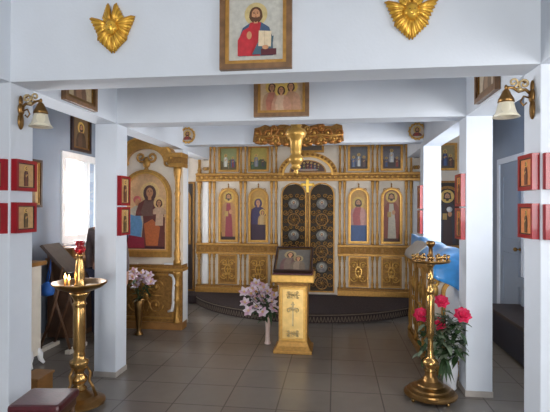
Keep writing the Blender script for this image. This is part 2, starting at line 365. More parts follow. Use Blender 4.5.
vs = [(x-off.x, y-off.y, 0.004-off.z) for x, y in o1]+[(x-off.x, y-off.y, 0.001) for x, y in o1]
b.add(vs, [(i, i+1, n+i+1, n+i) for i in range(n-1)], CARPET)
o3 = step_front(90, 0.02)
for i in range(1, n-2):
    (xa, ya), (xb, yb) = o3[i], o3[i+1]; p = lambda u, z: (xa+(xb-xa)*u-off.x, ya+(yb-ya)*u-off.y, z-off.z)
    b.add([p(0.0, 0.02), p(0.22, 0.02), p(0.61, 0.088), p(0.39, 0.088)], [(0, 1, 2, 3)], TANC)
    b.add([p(0.39, 0.088), p(0.61, 0.088), p(1.0, 0.02), p(0.78, 0.02)], [(0, 1, 2, 3)], TANC)
b.tube([(x-off.x, y-off.y, 0.112-off.z) for x, y in o3[1:-1]], 0.008, TANC, 5)
b.build('carpet_border', t, label='carpet riser with a tan zigzag border')

# ================================================================== ICONOSTASIS
IY = 7.40; ico = thing('icon_screen', 'gilded carved icon screen with two tiers of icons and double doors', 'icon screen', (CX, IY, 0.13))
IL = (0, 0, -0.13)
b = MB(); b.box(WL+0.02-CX, WR-0.02-CX, 0.0, 0.1, 0.131, 2.72, CREAM); b.build('screen_wall', ico, IL)
for sx in (-1, 1):
    b = MB(); x0, x1 = sorted((sx*0.47, sx*1.83)); b.box(x0, x1, -0.10, -0.001, 0.131, 0.215, GOLD, 0.008); b.box(x0, x1, -0.075, -0.001, 0.215, 0.25, OGOLD)
    b.build('plinth', ico, IL)
for sx in (-1, 1):
    b = MB(); x0, x1 = sorted((sx*0.47, sx*1.83)); b.box(x0, x1, -0.08, -0.001, 0.895, 0.93, GOLD, 0.006); b.box(x0, x1, -0.05, -0.001, 0.785, 0.895, OGOLD); b.box(x0, x1, -0.07, -0.001, 0.755, 0.785, GOLD)
    for i in range(10):
        cx = sx*(0.56+i*0.135); scrollwork(b, cx, 0.84, 0.11, 0.085, -0.052, GOLD, 0.004, 8)
    b.build('middle_rail', ico, IL)
b = MB(); b.box(-1.83, 1.83, -0.11, -0.001, 2.03, 2.065, GOLD, 0.008); b.box(-1.83, 1.83, -0.075, -0.001, 1.965, 2.03, OGOLD); b.box(-1.83, 1.83, -0.09, -0.001, 1.935, 1.965, GOLD)
for i in range(46): x = -1.8+i*0.08; b.ell((x, -0.078, 1.998), (0.028, 0.014, 0.022), GOLDL, 7, 5)
b.build('cornice', ico, IL)
b = MB(); b.box(-1.83, 1.83, -0.12, -0.001, 2.56, 2.62, GOLD, 0.008); b.box(-1.83, 1.83, -0.08, -0.001, 2.50, 2.56, OGOLD)
b.build('top_rail', ico, IL)
# shafts
def shaft(x, z0, z1, y=-0.042, r=0.017):
    h = z1-z0; b = MB()
    pr = [(r*1.5, 0), (r*1.5, h*0.03), (r*1.1, h*0.045), (r*1.35, h*0.09), (r*1.45, h*0.13), (r*0.9, h*0.19), (r*1.15, h*0.21), (r*0.85, h*0.23), (r*0.95, h*0.45), (r*0.9, h*0.62), (r*1.2, h*0.645), (r*0.85, h*0.665), (r*0.8, h*0.8), (r*1.2, h*0.82), (r*0.9, h*0.84), (r*1.45, h*0.9), (r*1.35, h*0.94), (r*1.6, h*0.965), (r*1.6, h)]
    b.lathe(pr, GOLD, 10); return b.build('column', ico, (x, y, z0-0.13))
for sx in (-1, 1):
    for u in (0.545, 1.05, 1.565):
        for z0, z1 in ((0.251, 0.754), (0.931, 1.934), (2.066, 2.499)):
            b = MB(); x = sx*u; b.box(x-0.062, x+0.062, -0.018, -0.001, z0, z1, CREAM); b.build('pilaster_board', ico, IL)
protos = [shaft(-1.565-0.036, 0.251, 0.754), shaft(-1.565-0.036, 0.931, 1.934), shaft(-1.565-0.036, 2.066, 2.499)]
for sx in (-1, 1):
    for u in (0.545, 1.05, 1.565):
        for e in (-0.036, 0.036):
            if sx < 0 and u > 1.5 and e < 0: continue
            for p in protos:
                c = p.copy(); C.objects.link(c); c.parent = ico; c.location.x = sx*u+e
    for p in protos:
        c = p.copy(); C.objects.link(c); c.parent = ico; c.location.x = sx*1.78; c.scale = (1.5, 1.5, 1)
# lower carved panels
for sx in (-1, 1):
    for u, w_ in ((0.80, 0.33), (1.305, 0.33)):
        b = MB(); x = sx*u; b.box(x-w_/2, x+w_/2, -0.012, -0.001, 0.255, 0.75, CREAM)
        b.ring(rect(x-w_/2+0.008, x+w_/2-0.008, 0.262, 0.745), rect(x-w_/2+0.034, x+w_/2-0.034, 0.288, 0.719), -0.035, -0.012, GOLD)
        b.box(x-w_/2+0.034, x+w_/2-0.034, -0.016, -0.012, 0.288, 0.719, OGOLD)
        scrollwork(b, x, 0.5025, w_-0.08, 0.42, -0.022, GOLDL, 0.009, 16)
        b.ring(elp(x, 0.5025, 0.055, 0.09, 16), elp(x, 0.5025, 0.04, 0.07, 16), -0.034, -0.014, GOLDL)
        b.build('carved_panel', ico, IL)
# arched icons
def arched_icon(x, w_, z0, z1, fig, label, top=True):
    f = MB(); t = 0.03
    f.ring(arch(x-w_/2-t, x+w_/2+t, z0-t, z1+t), arch(x-w_/2, x+w_/2, z0, z1), -0.05, -0.001, GOLD)
    f.ring(arch(x-w_/2-t*0.2, x+w_/2+t*0.2, z0-t*0.2, z1+t*0.2), arch(x-w_/2+t*0.3, x+w_/2-t*0.3, z0+t*0.3, z1-t*0.3), -0.06, -0.04, GOLDL)
    if top:
        f.lathe([(0.004, 0), (0.012, 0.01), (0.012, 0.02), (0.006, 0.035), (0.014, 0.05), (0.001, 0.075)], OGOLD, 8, (x, -0.03, z1+t))
        for s in (-1, 1): f.tube(spiral(x+s*w_*0.36, z1-0.0, 0.035, PI/2*(1+s), 1.2, s, -0.02, 10), 0.006, GOLD, 5)
    o = f.build('icon_frame', ico, IL, label=label)
    p = MB(); p.prism(arch(x-w_/2, x+w_/2, z0, z1), -0.012, -0.002, P_('icon gold', (206, 160, 84))); p.yy = -0.0125
    fig(p, (x-w_/2+0.01, x+w_/2-0.01, z0+0.01, z1-0.01), x); p.build('icon_painting', o)
def fg(robe, mantle, floor_=(60, 34, 30), sky=None, beard=True, hair=(70, 46, 32)):
    def f(p, b_, x):
        if sky: p.flat(arch(b_[0], b_[1], b_[2], b_[3]-0.0, 1.0), P_('c%s' % (sky,), sky))
        p.flat(rect(b_[0], b_[1], b_[2], b_[2]+0.12), P_('c%s' % (floor_,), floor_))
        standing(p, b_, x, b_[2]+0.05, (b_[3]-b_[2])*0.88, robe, mantle, hair, beard=beard)
    return f
def fg_throne(robe, mantle, lower, child):
    def f(p, b_, x):
        p.flat(rect(b_[0], b_[1], b_[2], b_[2]+0.38), P_('c%s' % (lower,), lower))
        p.flat([(b_[0], b_[2]+0.3), (b_[1], b_[2]+0.3), (b_[1]-0.02, b_[2]+0.48), (x, b_[2]+0.6), (b_[0]+0.02, b_[2]+0.48)], P_('c%s' % (mantle,), mantle))
        bust(p, b_, x-0.005, b_[3]-0.2, 0.047, robe, mantle, (70, 46, 32), veil=mantle if child else None, beard=not child)
        if child: bust(p, b_, x+0.07, b_[3]-0.36, 0.026, (200, 170, 120), (190, 150, 90), (110, 70, 40), beard=False, detail=False)
    return f
arched_icon(-1.295, 0.27, 0.975, 1.80, fg((150, 60, 70), (190, 140, 90), (54, 30, 30)), 'arched icon of a figure in rose and ochre robes')
arched_icon(-0.80, 0.27, 0.975, 1.80, fg_throne((70, 60, 100), (74, 52, 92), (62, 36, 58), True), 'arched icon of a veiled mother and child in purple')
arched_icon(0.80, 0.27, 0.975, 1.80, fg_throne((180, 90, 90), (200, 150, 140), (52, 86, 140), False), 'arched icon of a seated figure with a blue lower robe')
arched_icon(1.305, 0.27, 0.975, 1.80, fg((200, 190, 170), (150, 76, 56), (80, 44, 34), (170, 110, 76)), 'arched icon of a bearded figure in rust and white')
# upper tier
def scene_icon(x, z0, z1, w_, bgc, figs, label):
    f = MB(); t = 0.035
    f.ring(rect(x-w_/2-t, x+w_/2+t, z0-t, z1+t), rect(x-w_/2, x+w_/2, z0, z1), -0.045, -0.001, GOLD)
    o = f.build('icon_frame', ico, IL, label=label)
    p = MB(); p.box(x-w_/2, x+w_/2, -0.015, -0.002, z0, z1, P_('c%s' % (bgc,), bgc)); p.yy = -0.0155
    bb = (x-w_/2+0.004, x+w_/2-0.004, z0+0.004, z1-0.004)
    p.flat(clampf([(bb[0], bb[2]), (bb[1], bb[2]), (bb[1], bb[2]+0.12), (x+0.03, bb[2]+0.17), (x-0.05, bb[2]+0.10), (bb[0], bb[2]+0.15)], bb), P_('c%s' % (figs[0],), figs[0]))
    for (dx, dz, h, r1, r2) in figs[1]: standing(p, bb, x+dx, z0+dz, h, r1, r2, detail=False)
    p.build('icon_painting', o)
WHT, BLU, RDD, GRN = (214, 214, 206), (70, 92, 140), (150, 52, 48), (70, 96, 66)
scene_icon(-1.295, 2.125, 2.475, 0.27, (150, 156, 110), ((104, 92, 60), [(-0.05, 0.05, 0.2, WHT, (190, 190, 180)), (0.07, 0.04, 0.17, RDD, BLU), (0.0, 0.02, 0.12, (150, 120, 90), GRN)]), 'square icon with white robed figures in a landscape')
scene_icon(-0.80, 2.125, 2.475, 0.27, (176, 160, 84), ((70, 84, 50), [(-0.04, 0.05, 0.2, (150, 150, 160), (110, 116, 130)), (0.07, 0.05, 0.15, (60, 60, 70), (84, 70, 60)), (-0.1, 0.02, 0.13, GRN, GRN)]), 'square icon with grey robed figures on a gold ground')
scene_icon(0.80, 2.125, 2.475, 0.27, (104, 104, 110), ((66, 58, 56), [(-0.08, 0.03, 0.17, (120, 130, 150), BLU), (0.0, 0.04, 0.2, WHT, (120, 130, 150)), (0.08, 0.03, 0.17, (110, 84, 80), (84, 66, 70))]), 'square grey icon of three standing figures')
scene_icon(1.305, 2.125, 2.475, 0.27, (120, 116, 124), ((72, 56, 58), [(-0.08, 0.03, 0.15, BLU, (90, 84, 110)), (0.0, 0.1, 0.2, WHT, (180, 180, 190)), (0.08, 0.03, 0.15, RDD, (110, 70, 70))]), 'square grey icon with a pale figure raised in the middle')
for sx, lab in ((-1, 'narrow icon over the dark left side door'), (1, 'narrow icon over the dark right side door')):
    scene_icon(sx*2.14, 2.125, 2.475, 0.22, (160, 140, 96), ((90, 76, 60), [(-0.03, 0.04, 0.24, BLU, (60, 60, 90)), (0.05, 0.03, 0.18, (120, 80, 60), (90, 60, 50))]), lab)
# arch over the doors with a supper scene
b = MB(); oA = arch(-0.47, 0.47, 2.02, 2.385, 0.74, 24); iA = arch(-0.385, 0.385, 2.021, 2.315, 0.74, 24)
b.ring(oA, iA, -0.13, -0.001, GOLD); b.ring(arch(-0.40, 0.40, 2.021, 2.33, 0.74, 24), arch(-0.375, 0.375, 2.022, 2.306, 0.74, 24), -0.145, -0.10, GOLDL)
b.prism(arch(-0.384, 0.384, 2.066, 2.314, 0.64, 24), -0.09, -0.002, CREAM)
b.ring(arch(-0.29, 0.29, 2.068, 2.265, 0.66, 24), arch(-0.27, 0.27, 2.08, 2.25, 0.62, 24), -0.105, -0.09, GOLD)
for i in range(17):
    a = PI*(i+0.5)/17; b.ell((0.428*math.cos(a), -0.132, 2.055+0.295*math.sin(a)), (0.025, 0.014, 0.022), OGOLD, 7, 5)
o = b.build('door_arch', ico, IL)
p = MB(); p.prism(arch(-0.27, 0.27, 2.08, 2.25, 0.62, 20), -0.10, -0.09, P_('supper ground', (84, 50, 46))); p.yy = -0.1005
bb = (-0.26, 0.26, 2.085, 2.24)
for i in range(7):
    cx = -0.17+i*0.057; standing(p, bb, cx, 2.09, 0.10+0.018*(3-abs(i-3)), [RDD, BLU, GRN, (120, 70, 60)][i % 4], [(90, 40, 40), (60, 60, 90), (100, 80, 60)][i % 3], detail=False)
p.flat(elp(0, 2.105, 0.17, 0.016, 16), P_('table linen', (170, 150, 136))); p.build('icon_painting', o, label='half-round painting of figures around a table')
scene_icon(0.0, 2.425, 2.50, 0.44, (140, 130, 120), ((110, 100, 90), []), 'low grey painted panel above the door arch')
# royal doors
for sx in (-1, 1):
    b = MB(); x0, x1 = sorted((sx*0.022, sx*0.425)); xc = (x0+x1)/2
    b.prism(arch(x0, x1, 0.17, 1.91, 1.0), -0.02, -0.001, DARKD)
    b.ring(arch(x0, x1, 0.17, 1.91), arch(x0+0.02, x1-0.02, 0.19, 1.89), -0.05, -0.02, GOLD)
    for k_, z in enumerate([0.31+0.2525*i for i in range(6)]):
        if k_ % 2 == 0:
            b.ring(elp(xc, z, 0.10, 0.10, 20), elp(xc, z, 0.085, 0.085, 20), -0.04, -0.02, OGOLD)
            for q in range(8): a = q*PI/4; b.tube(spiral(xc+0.045*math.cos(a), z+0.045*math.sin(a), 0.03, a, 1, 1, -0.028, 8), 0.005, OGOLD, 4)
            b.ell((xc, -0.03, z), (0.02, 0.012, 0.02), GOLD, 8, 5)
        for s in (-1, 1):
            b.tube(spiral(xc+s*0.13, z+0.11, 0.05, PI/2*(1+s), 1.5, s, -0.028, 12), 0.008, GOLD, 4); b.tube(spiral(xc+s*0.05, z+0.125, 0.035, PI/2*(1-s), 1.2, s, -0.028, 9), 0.006, GOLD, 4); b.tube(spiral(xc+s*0.13, z-0.02, 0.04, PI/2*(1-s), 1.3, -s, -0.028, 10), 0.006, OGOLD, 4)
    o = b.build('door_leaf', ico, IL, label='%s dark door leaf with gold openwork and silver roundels' % ('left' if sx < 0 else 'right'))
    for z in (0.5625, 1.0675, 1.5725):
        r = MB(); r.lathe([(0.088, 0), (0.088, 0.03), (0.075, 0.034), (0.0, 0.03)], SILVER, 20); r.T = None
        q = r.build('roundel', o, (xc, -0.02, z), (PI/2, 0, 0))
        d = MB(); d.yy = -0.0562; bust(d, (xc-0.06, xc+0.06, z-0.06, z+0.06), xc, z+0.02, 0.019, (120, 112, 110), (96, 90, 92), (80, 70, 60), halo=(176, 170, 150), detail=False); d.build('roundel_figure', o)
    # cream jambs
b = MB(); b.box(-0.016, 0.016, -0.055, -0.001, 0.17, 1.80, OGOLD, 0.005)
for z in (0.4, 0.7, 1.0, 1.3, 1.6): b.ell((0, -0.055, z), (0.016, 0.012, 0.03), GOLD, 8, 6)
b.build('door_mullion', ico, IL)
b = MB(); b.box(-0.024, 0.024, -0.125, -0.10, 1.75, 1.95, CROSSG, 0.006); b.box(-0.085, 0.085, -0.123, -0.102, 1.85, 1.895, CROSSG, 0.006); b.box(-0.012, 0.012, -0.10, -0.05, 1.77, 1.80, GOLDL)
for x, z in ((-0.085, 1.8725), (0.085, 1.8725), (0, 1.95)): b.ell((x, -0.1125, z), (0.024, 0.014, 0.028), CROSSG, 8, 6)
b.build('cross', ico, IL, label='small gold cross over the doors')
b = MB(); b.ring(arch(-0.47, 0.47, 0.135, 1.93, 0.25, 20), arch(-0.44, 0.44, 0.136, 1.90, 0.25, 20), -0.04, -0.001, CREAM); b.build('door_surround', ico, IL)
# side doors beyond the white strips
for sx, lab in ((-1, 'dark left side door with an arched icon'), (1, 'dark right side door with an arched icon')):
    b = MB(); x0, x1 = sorted((sx*1.86, sx*2.42)); b.box(x0, x1, -0.03, -0.001, 0.135, 1.93, DARKW)
    b.ring(arch(x0+0.06, x1-0.06, 0.9, 1.85), arch(x0+0.1, x1-0.1, 0.94, 1.81), -0.05, -0.03, OGOLD); b.ring(rect(x0, x1, 0.135, 1.93), rect(x0+0.03, x1-0.03, 0.16, 1.90), -0.045, -0.03, OGOLD)
    o = b.build('side_door', ico, IL, label=lab)
    p = MB(); p.yy = -0.031; bb = (x0+0.1, x1-0.1, 0.95, 1.8); standing(p, bb, (x0+x1)/2, 0.96, 0.8, (60, 34, 34), (44, 40, 54)); p.build('icon_painting', o)
    if sx > 0:
        r = MB(); r.lathe([(0.04, 0), (0.042, 0.012), (0.03, 0.02), (0.0, 0.022)], WHITE, 18); r.build('medallion', o, (2.165, -0.05, 1.49), (PI/2, 0, 0), label='round white disc')  # small plain white disc on the door face
    c = MB(); x0, x1 = sorted((sx*1.63, sx*1.73)); c.box(x0, x1, -0.03, -0.001, 0.26, 1.93, WHITE, 0.006)
    c.build('white_strip', ico, IL)
    for z in (2.15, 2.32, 2.44):
        c = MB(); c.ell(((x0+x1)/2, -0.012, z-0.005), (0.03, 0.012, 0.03), GOLD, 8, 6)
        for s in (-1, 1): c.tube(spiral((x0+x1)/2+s*0.024, z, 0.035, PI/2*(1+s), 1.2, s, -0.015, 10), 0.008, SILVER if z > 2.3 else GOLD, 5)
        c.build('scroll_bracket', ico, IL)

# ================================================================== KIOT (left shrine)
kx, ky = -2.325, 5.50
kt = thing('icon_shrine', 'tall white and gold shrine holding an arched mother and child icon', 'icon shrine', (kx, ky, 0))
W2 = 0.465
b = MB(); b.box(-W2, W2, 0.01, 0.155, 0.09, 2.16, WHITE); b.box(-W2, W2, -0.0, 0.01, 0.8, 2.10, CREAM); b.build('shrine_body', kt)
b = MB(); b.box(-W2-0.005, W2+0.005, -0.04, 0.155, 0, 0.09, OAK, 0.006); b.build('plinth', kt)
b = MB(); b.box(-W2, W2, -0.012, 0.01, 0.09, 0.72, OGOLD)
b.ring(rect(-W2+0.1, W2-0.1, 0.13, 0.69), rect(-W2+0.125, W2-0.125, 0.155, 0.665), -0.03, -0.012, GOLD); scrollwork(b, 0, 0.41, 0.5, 0.44, -0.018, GOLD, 0.009, 18)
b.build('carved_panel', kt)
for sx in (-1, 1):
    b = MB(); z0 = 0.22; pts = [(sx*0.30, -0.03, 0.68), (sx*0.355, -0.035, 0.665), (sx*0.375, -0.035, 0.6), (sx*0.36, -0.035, 0.45), (sx*0.365, -0.035, 0.33), (sx*0.345, -0.035, 0.24), (sx*0.29, -0.03, 0.225)]
    b.tube(pts, [0.012, 0.022, 0.026, 0.02, 0.024, 0.022, 0.012], WHITE, 8); b.build('bracket', kt, label='white curved bracket')
b = MB(); b.box(-W2-0.02, W2+0.02, -0.07, 0.155, 0.72, 0.76, GOLD, 0.008); b.box(-W2-0.01, W2+0.01, -0.05, 0.155, 0.76, 0.80, OGOLD, 0.006); b.build('ledge', kt)
for sx in (-1, 1):
    b = MB()
    for z0, z1 in ((0.09, 0.72), (0.80, 2.0)):
        h = z1-z0; r = 0.034
        b.lathe([(r*1.4, 0), (r*1.4, h*.04), (r, h*.06), (r*1.25, h*.12), (r*0.8, h*.18), (r*0.95, h*.3), (r*0.95, h*.42), (r*1.2, h*.45), (r*0.9, h*.48), (r*0.85, h*.7), (r*1.15, h*.73), (r*.85, h*.76), (r*0.9, h*.86), (r*1.4, h*.93), (r*1.5, h*.97), (r*1.5, h)], GOLD, 12, (sx*0.405, -0.03, z0))
    b.build('column', kt)
b = MB()
for sx in (-1, 1):
    x0, x1 = sorted((sx*0.30, sx*(W2+0.01))); b.box(x0, x1, -0.06, 0.155, 2.0, 2.05, GOLD, 0.005); b.box(x0, x1, -0.075, 0.155, 2.05, 2.12, OGOLD, 0.005); x0, x1 = sorted((sx*0.27, sx*(W2+0.015))); b.box(x0, x1, -0.09, 0.155, 2.12, 2.175, GOLD, 0.008)
n = 20; oc = [(0.34*math.cos(PI*i/n), 2.10+0.27*math.sin(PI*i/n)) for i in range(n+1)]; ic = [(0.24*math.cos(PI*i/n), 2.06+0.17*math.sin(PI*i/n)) for i in range(n+1)]
vs = [(x, -0.07, z) for x, z in oc]+[(x, -0.07, z) for x, z in ic]+[(x, 0.15, z) for x, z in oc]+[(x, 0.15, z) for x, z in ic]; q = n+1; fs = []
for i in range(n): fs += [(i, i+1, q+i+1, q+i), (2*q+i, 3*q+i, 3*q+i+1, 2*q+i+1), (i, 2*q+i, 2*q+i+1, i+1), (q+i, q+i+1, 3*q+i+1, 3*q+i)]
fs += [(0, q, 3*q, 2*q), (n, 2*q+n, 3*q+n, q+n)]
b.add(vs, fs, GOLD)
b.tube([(x*1.0, -0.075, z) for x, z in oc], 0.016, GOLDL, 6)
b.build('pediment', kt)
b = MB(); b.prism([(x, z) for x, z in ic]+[(-0.24, 1.98), (0.24, 1.98)], -0.006, 0.0, CREAM)
b.prism([(x*1.02, z+0.004) for x, z in ic], 0.0, 0.15, CREAM)
for s in (-1, 1):
    b.tube(spiral(s*0.07, 2.13, 0.07, PI/2*(1+s), 1.3, s, -0.02, 14), 0.016, GOLD, 6); b.tube(spiral(s*0.27, 2.06, 0.05, PI/2*(1-s), 1.2, -s, -0.03, 12), 0.014, GOLD, 6)
b.ell((0, -0.02, 2.05), (0.05, 0.03, 0.06), GOLD, 10, 7); b.lathe([(0.01, 0), (0.03, 0.02), (0.02, 0.05), (0.008, 0.07)], OGOLD, 8, (0, -0.02, 1.955))
b.build('crest_carving', kt)
f = MB(); f.ring(arch(-0.325, 0.325, 0.89, 1.975), arch(-0.285, 0.285, 0.965, 1.935), -0.05, 0.0, GOLD); f.ring(arch(-0.29, 0.29, 0.96, 1.94), arch(-0.272, 0.272, 0.98, 1.922), -0.06, -0.02, GOLDL)
o = f.build('icon_frame', kt)
p = MB(); p.prism(arch(-0.28, 0.28, 0.975, 1.93), -0.014, -0.001, P_('icon rose gold', (228, 186, 138))); p.yy = -0.0145; bb = (-0.265, 0.265, 0.99, 1.9)
F = lambda pts, c: p.flat(clampf(pts, bb), P_('c%s' % (c,), c))
F([(-0.265, 0.99), (0.24, 0.99), (0.24, 1.20), (0.1, 1.24), (-0.265, 1.16)], (66, 36, 44))
F([(-0.06, 1.02), (0.235, 1.02), (0.24, 1.38), (0.18, 1.42), (0.10, 1.60), (-0.01, 1.62), (-0.08, 1.5), (-0.09, 1.25)], (112, 60, 54))
F([(-0.24, 1.14), (-0.06, 1.12), (-0.04, 1.32), (-0.05, 1.50), (-0.12, 1.54), (-0.21, 1.48), (-0.25, 1.36)], (196, 190, 168))
F([(-0.24, 1.12), (-0.07, 1.12), (-0.05, 1.30), (-0.08, 1.42), (-0.15, 1.40), (-0.22, 1.42), (-0.25, 1.30)], (104, 160, 206))
F([(-0.26, 1.0), (-0.02, 1.0), (-0.03, 1.13), (-0.23, 1.16)], (150, 44, 66))
F(elp(-0.12, 1.60, 0.05, 0.05), (206, 110, 104)); F(elp(-0.115, 1.57, 0.034, 0.045), FACE)
F([(0.0, 1.03), (0.15, 1.03), (0.18, 1.26), (0.08, 1.36), (-0.03, 1.3)], (196, 110, 62))
bust(p, (-0.265, 0.24, 1.40, 1.9), 0.045, 1.695, 0.062, (120, 90, 80), (112, 60, 54), (80, 50, 36), beard=False, veil=(92, 60, 56), halo=(238, 204, 140))
F([(0.12, 1.28), (0.22, 1.28), (0.225, 1.46), (0.2, 1.52), (0.14, 1.52)], (214, 180, 150))
bust(p, (0.09, 0.26, 1.42, 1.66), 0.17, 1.56, 0.036, (214, 180, 150), (206, 172, 140), (90, 56, 36), beard=False, halo=(238, 204, 140))
p.build('icon_painting', o)
o = MB(); o.box(-0.09, 0.09, -0.02, 0.02, 0, 0.022, WHITE, 0.004); tag(o.build('folded_napkin', None, (kx+0.33, ky-0.028, 0.801)), 'small white folded napkin on right end of the shrine ledge', 'napkin')
o = MB(); o.box(-0.10, 0.10, -0.02, 0.02, 0, 0.02, CREAM, 0.004); tag(o.build('folded_napkin', None, (kx-0.2, ky-0.03, 0.801)), 'cream folded napkin on left part of the shrine ledge', 'napkin')

# ================================================================== LECTERN (analoy)
lx, ly = -0.43, 4.90
lt = thing('lectern', 'gilded pedestal lectern in the middle of the nave before the icon screen', 'lectern', (lx, ly, 0))
b = MB(); b.box(-0.20, 0.20, -0.17, 0.17, 0, 0.035, GOLD, 0.006)
vs = []
for (hw, hd, z) in ((0.185, 0.155, 0.035), (0.165, 0.138, 0.07), (0.15, 0.125, 0.11)): vs += [(-hw, -hd, z), (hw, -hd, z), (hw, hd, z), (-hw, hd, z)]
b.add(vs, [(i*4+j, i*4+(j+1) % 4, i*4+4+(j+1) % 4, i*4+4+j) for i in range(2) for j in range(4)]+[(3, 2, 1, 0), (8, 9, 10, 11)], GOLD); b.build('base', lt)
b = MB(); b.box(-0.148, 0.148, -0.122, 0.122, 0.11, 0.70, GOLD)
b.ring(rect(-0.13, 0.13, 0.13, 0.68), rect(-0.108, 0.108, 0.152, 0.658), -0.135, -0.122, GOLDL)
b.box(-0.108, 0.108, -0.124, -0.122, 0.152, 0.658, M('pale gold', (226, 190, 120), 0.32, 0.6, var=0.1))
for z, w_, h_ in ((0.60, 0.17, 0.08), (0.20, 0.17, 0.07)): scrollwork(b, 0, z, w_, h_, -0.127, PALEB, 0.004, 10)
b.build('pedestal', lt)
b = MB(); b.box(-0.008, 0.008, -0.134, -0.124, 0.28, 0.53, PALEB, 0.003); b.box(-0.04, 0.04, -0.134, -0.124, 0.455, 0.47, PALEB, 0.003); b.box(-0.02, 0.02, -0.134, -0.124, 0.495, 0.507, PALEB, 0.002)
b.tube(spiral(-0.04, 0.44, 0.03, 0, 1.2, 1, -0.128, 10), 0.004, PALEB, 4); b.tube(spiral(0.04, 0.44, 0.03, PI, 1.2, -1, -0.128, 10), 0.004, PALEB, 4); b.build('cross_relief', lt)
b = MB(); b.box(-0.168, 0.168, -0.145, 0.145, 0.70, 0.735, OGOLD, 0.006); b.box(-0.22, 0.22, -0.19, 0.19, 0.735, 0.815, GOLDL, 0.01); b.box(-0.205, 0.205, -0.18, 0.18, 0.815, 0.832, MAROON, 0.004); b.build('cap', lt)
b = MB(); yz = [(-0.175, 0.832), (0.17, 0.832), (0.17, 1.03), (0.14, 1.05)]
b.add([(sx*0.19, y, z) for sx in (-1, 1) for y, z in yz], [(0, 1, 2, 3), (7, 6, 5, 4), (0, 4, 5, 1), (1, 5, 6, 2), (2, 6, 7, 3), (3, 7, 4, 0)], FRAMED); b.build('sloped_top', lt)
ang = math.atan2(1.05-0.832, 0.315)
ic_ = framed('icon_in_dark_frame', 'dark framed silvery icon lying on the sloped top of the gilded lectern', 'icon', (lx, ly-0.1775, 0.8385), 0, 0.40, 0.385, 0.028, 0.03, FRAMED, BRASSD,
    lambda p, b_: [p.flat(rect(*b_), P_('c(112, 106, 98)', (112, 106, 98))), bust(p, b_, b_[0]+0.13, b_[2]+0.24, 0.032, (130, 110, 96), (120, 88, 84), (70, 50, 40), halo=(170, 150, 110), beard=False), bust(p, b_, b_[0]+0.22, b_[2]+0.17, 0.026, (150, 130, 110), (124, 108, 90), (80, 60, 50), halo=(170, 150, 110), beard=False)], bgcol=(96, 88, 80))
ic_.rotation_euler = (ang-PI/2, 0, 0)

# ================================================================== CANDLE STANDS
def foot_ring(b, R, n, z=0.0, m=BRASS):
    for k in range(n): a = 2*PI*k/n+0.4; b.ell((R*math.cos(a), R*math.sin(a), z+0.014), (0.014, 0.014, 0.014), m, 8, 6)
sr = thing('candle_stand', 'slim brass candle stand with many small sockets beside the roses', 'candle stand', (0.755, 3.80, 0))
b = MB(); b.lathe([(0.17, 0.026), (0.203, 0.03), (0.205, 0.042), (0.185, 0.055), (0.182, 0.066), (0.15, 0.078), (0.146, 0.09), (0.105, 0.104), (0.10, 0.116), (0.065, 0.14), (0.048, 0.175), (0.04, 0.21)], BRASSD, 48, smooth=False)
b.build('base', sr)
for k in range(4):
    a = 2*PI*k/4+0.6; f = MB(); f.lathe([(0.008, 0), (0.014, 0.006), (0.014, 0.018), (0.009, 0.028)], BRASS, 10); f.build('foot', sr, (0.18*math.cos(a), 0.18*math.sin(a), 0))
b = MB(); b.lathe([(0.045, 0.21), (0.052, 0.22), (0.034, 0.235), (0.058, 0.262), (0.062, 0.285), (0.05, 0.305), (0.026, 0.32), (0.032, 0.335), (0.022, 0.35), (0.024, 0.39), (0.02, 0.45), (0.02, 0.48), (0.03, 0.50), (0.031, 0.53), (0.032, 0.62), (0.032, 0.72), (0.03, 0.80), (0.022, 0.815), (0.025, 0.83), (0.034, 0.845), (0.022, 0.86), (0.019, 0.93), (0.03, 0.945), (0.018, 0.96), (0.017, 1.03), (0.03, 1.05), (0.04, 1.06)], BRASS, 24); b.build('shaft', sr)
b = MB(); b.lathe([(0.03, 1.06), (0.10, 1.068), (0.145, 1.078), (0.152, 1.092), (0.148, 1.098), (0.10, 1.088), (0.02, 1.085)], BRASSD, 32); b.build('tray', sr)
b = MB(); b.lathe([(0.02, 1.086), (0.018, 1.15), (0.014, 1.19), (0.022, 1.2), (0.034, 1.215), (0.036, 1.235), (0.022, 1.245), (0.012, 1.24)], BRASSD, 16); b.build('top_cup', sr)
sk = None
for R, n in ((0.135, 14), (0.085, 8)):
    for k in range(n):
        a = 2*PI*k/n; z = 1.094 if R > 0.1 else 1.088
        if sk is None:
            f = MB(); f.lathe([(0.011, 0), (0.006, 0.006), (0.006, 0.016), (0.012, 0.022), (0.013, 0.04), (0.009, 0.04), (0.008, 0.028)], BRASS, 8); sk = f.build('candle_socket', sr, (R, 0, z))
        else:
            c = sk.copy(); C.objects.link(c); c.parent = sr; c.location = (R*math.cos(a), R*math.sin(a), z)
sl = thing('candle_stand', 'thick brass candle stand with a wide dish and red lamp cup', 'candle stand', (-1.917, 3.28, 0))
b = MB(); b.lathe([(0.165, 0.02), (0.19, 0.026), (0.19, 0.04), (0.15, 0.06), (0.10, 0.075), (0.07, 0.10), (0.05, 0.12)], BRASSD, 48, smooth=False); b.build('base', sl)
for k in range(4):
    a = 2*PI*k/4+0.3; f = MB(); f.ell((0, 0, 0.016), (0.018, 0.018, 0.016), BRASS, 10, 8); f.build('foot', sl, (0.165*math.cos(a), 0.165*math.sin(a), 0))
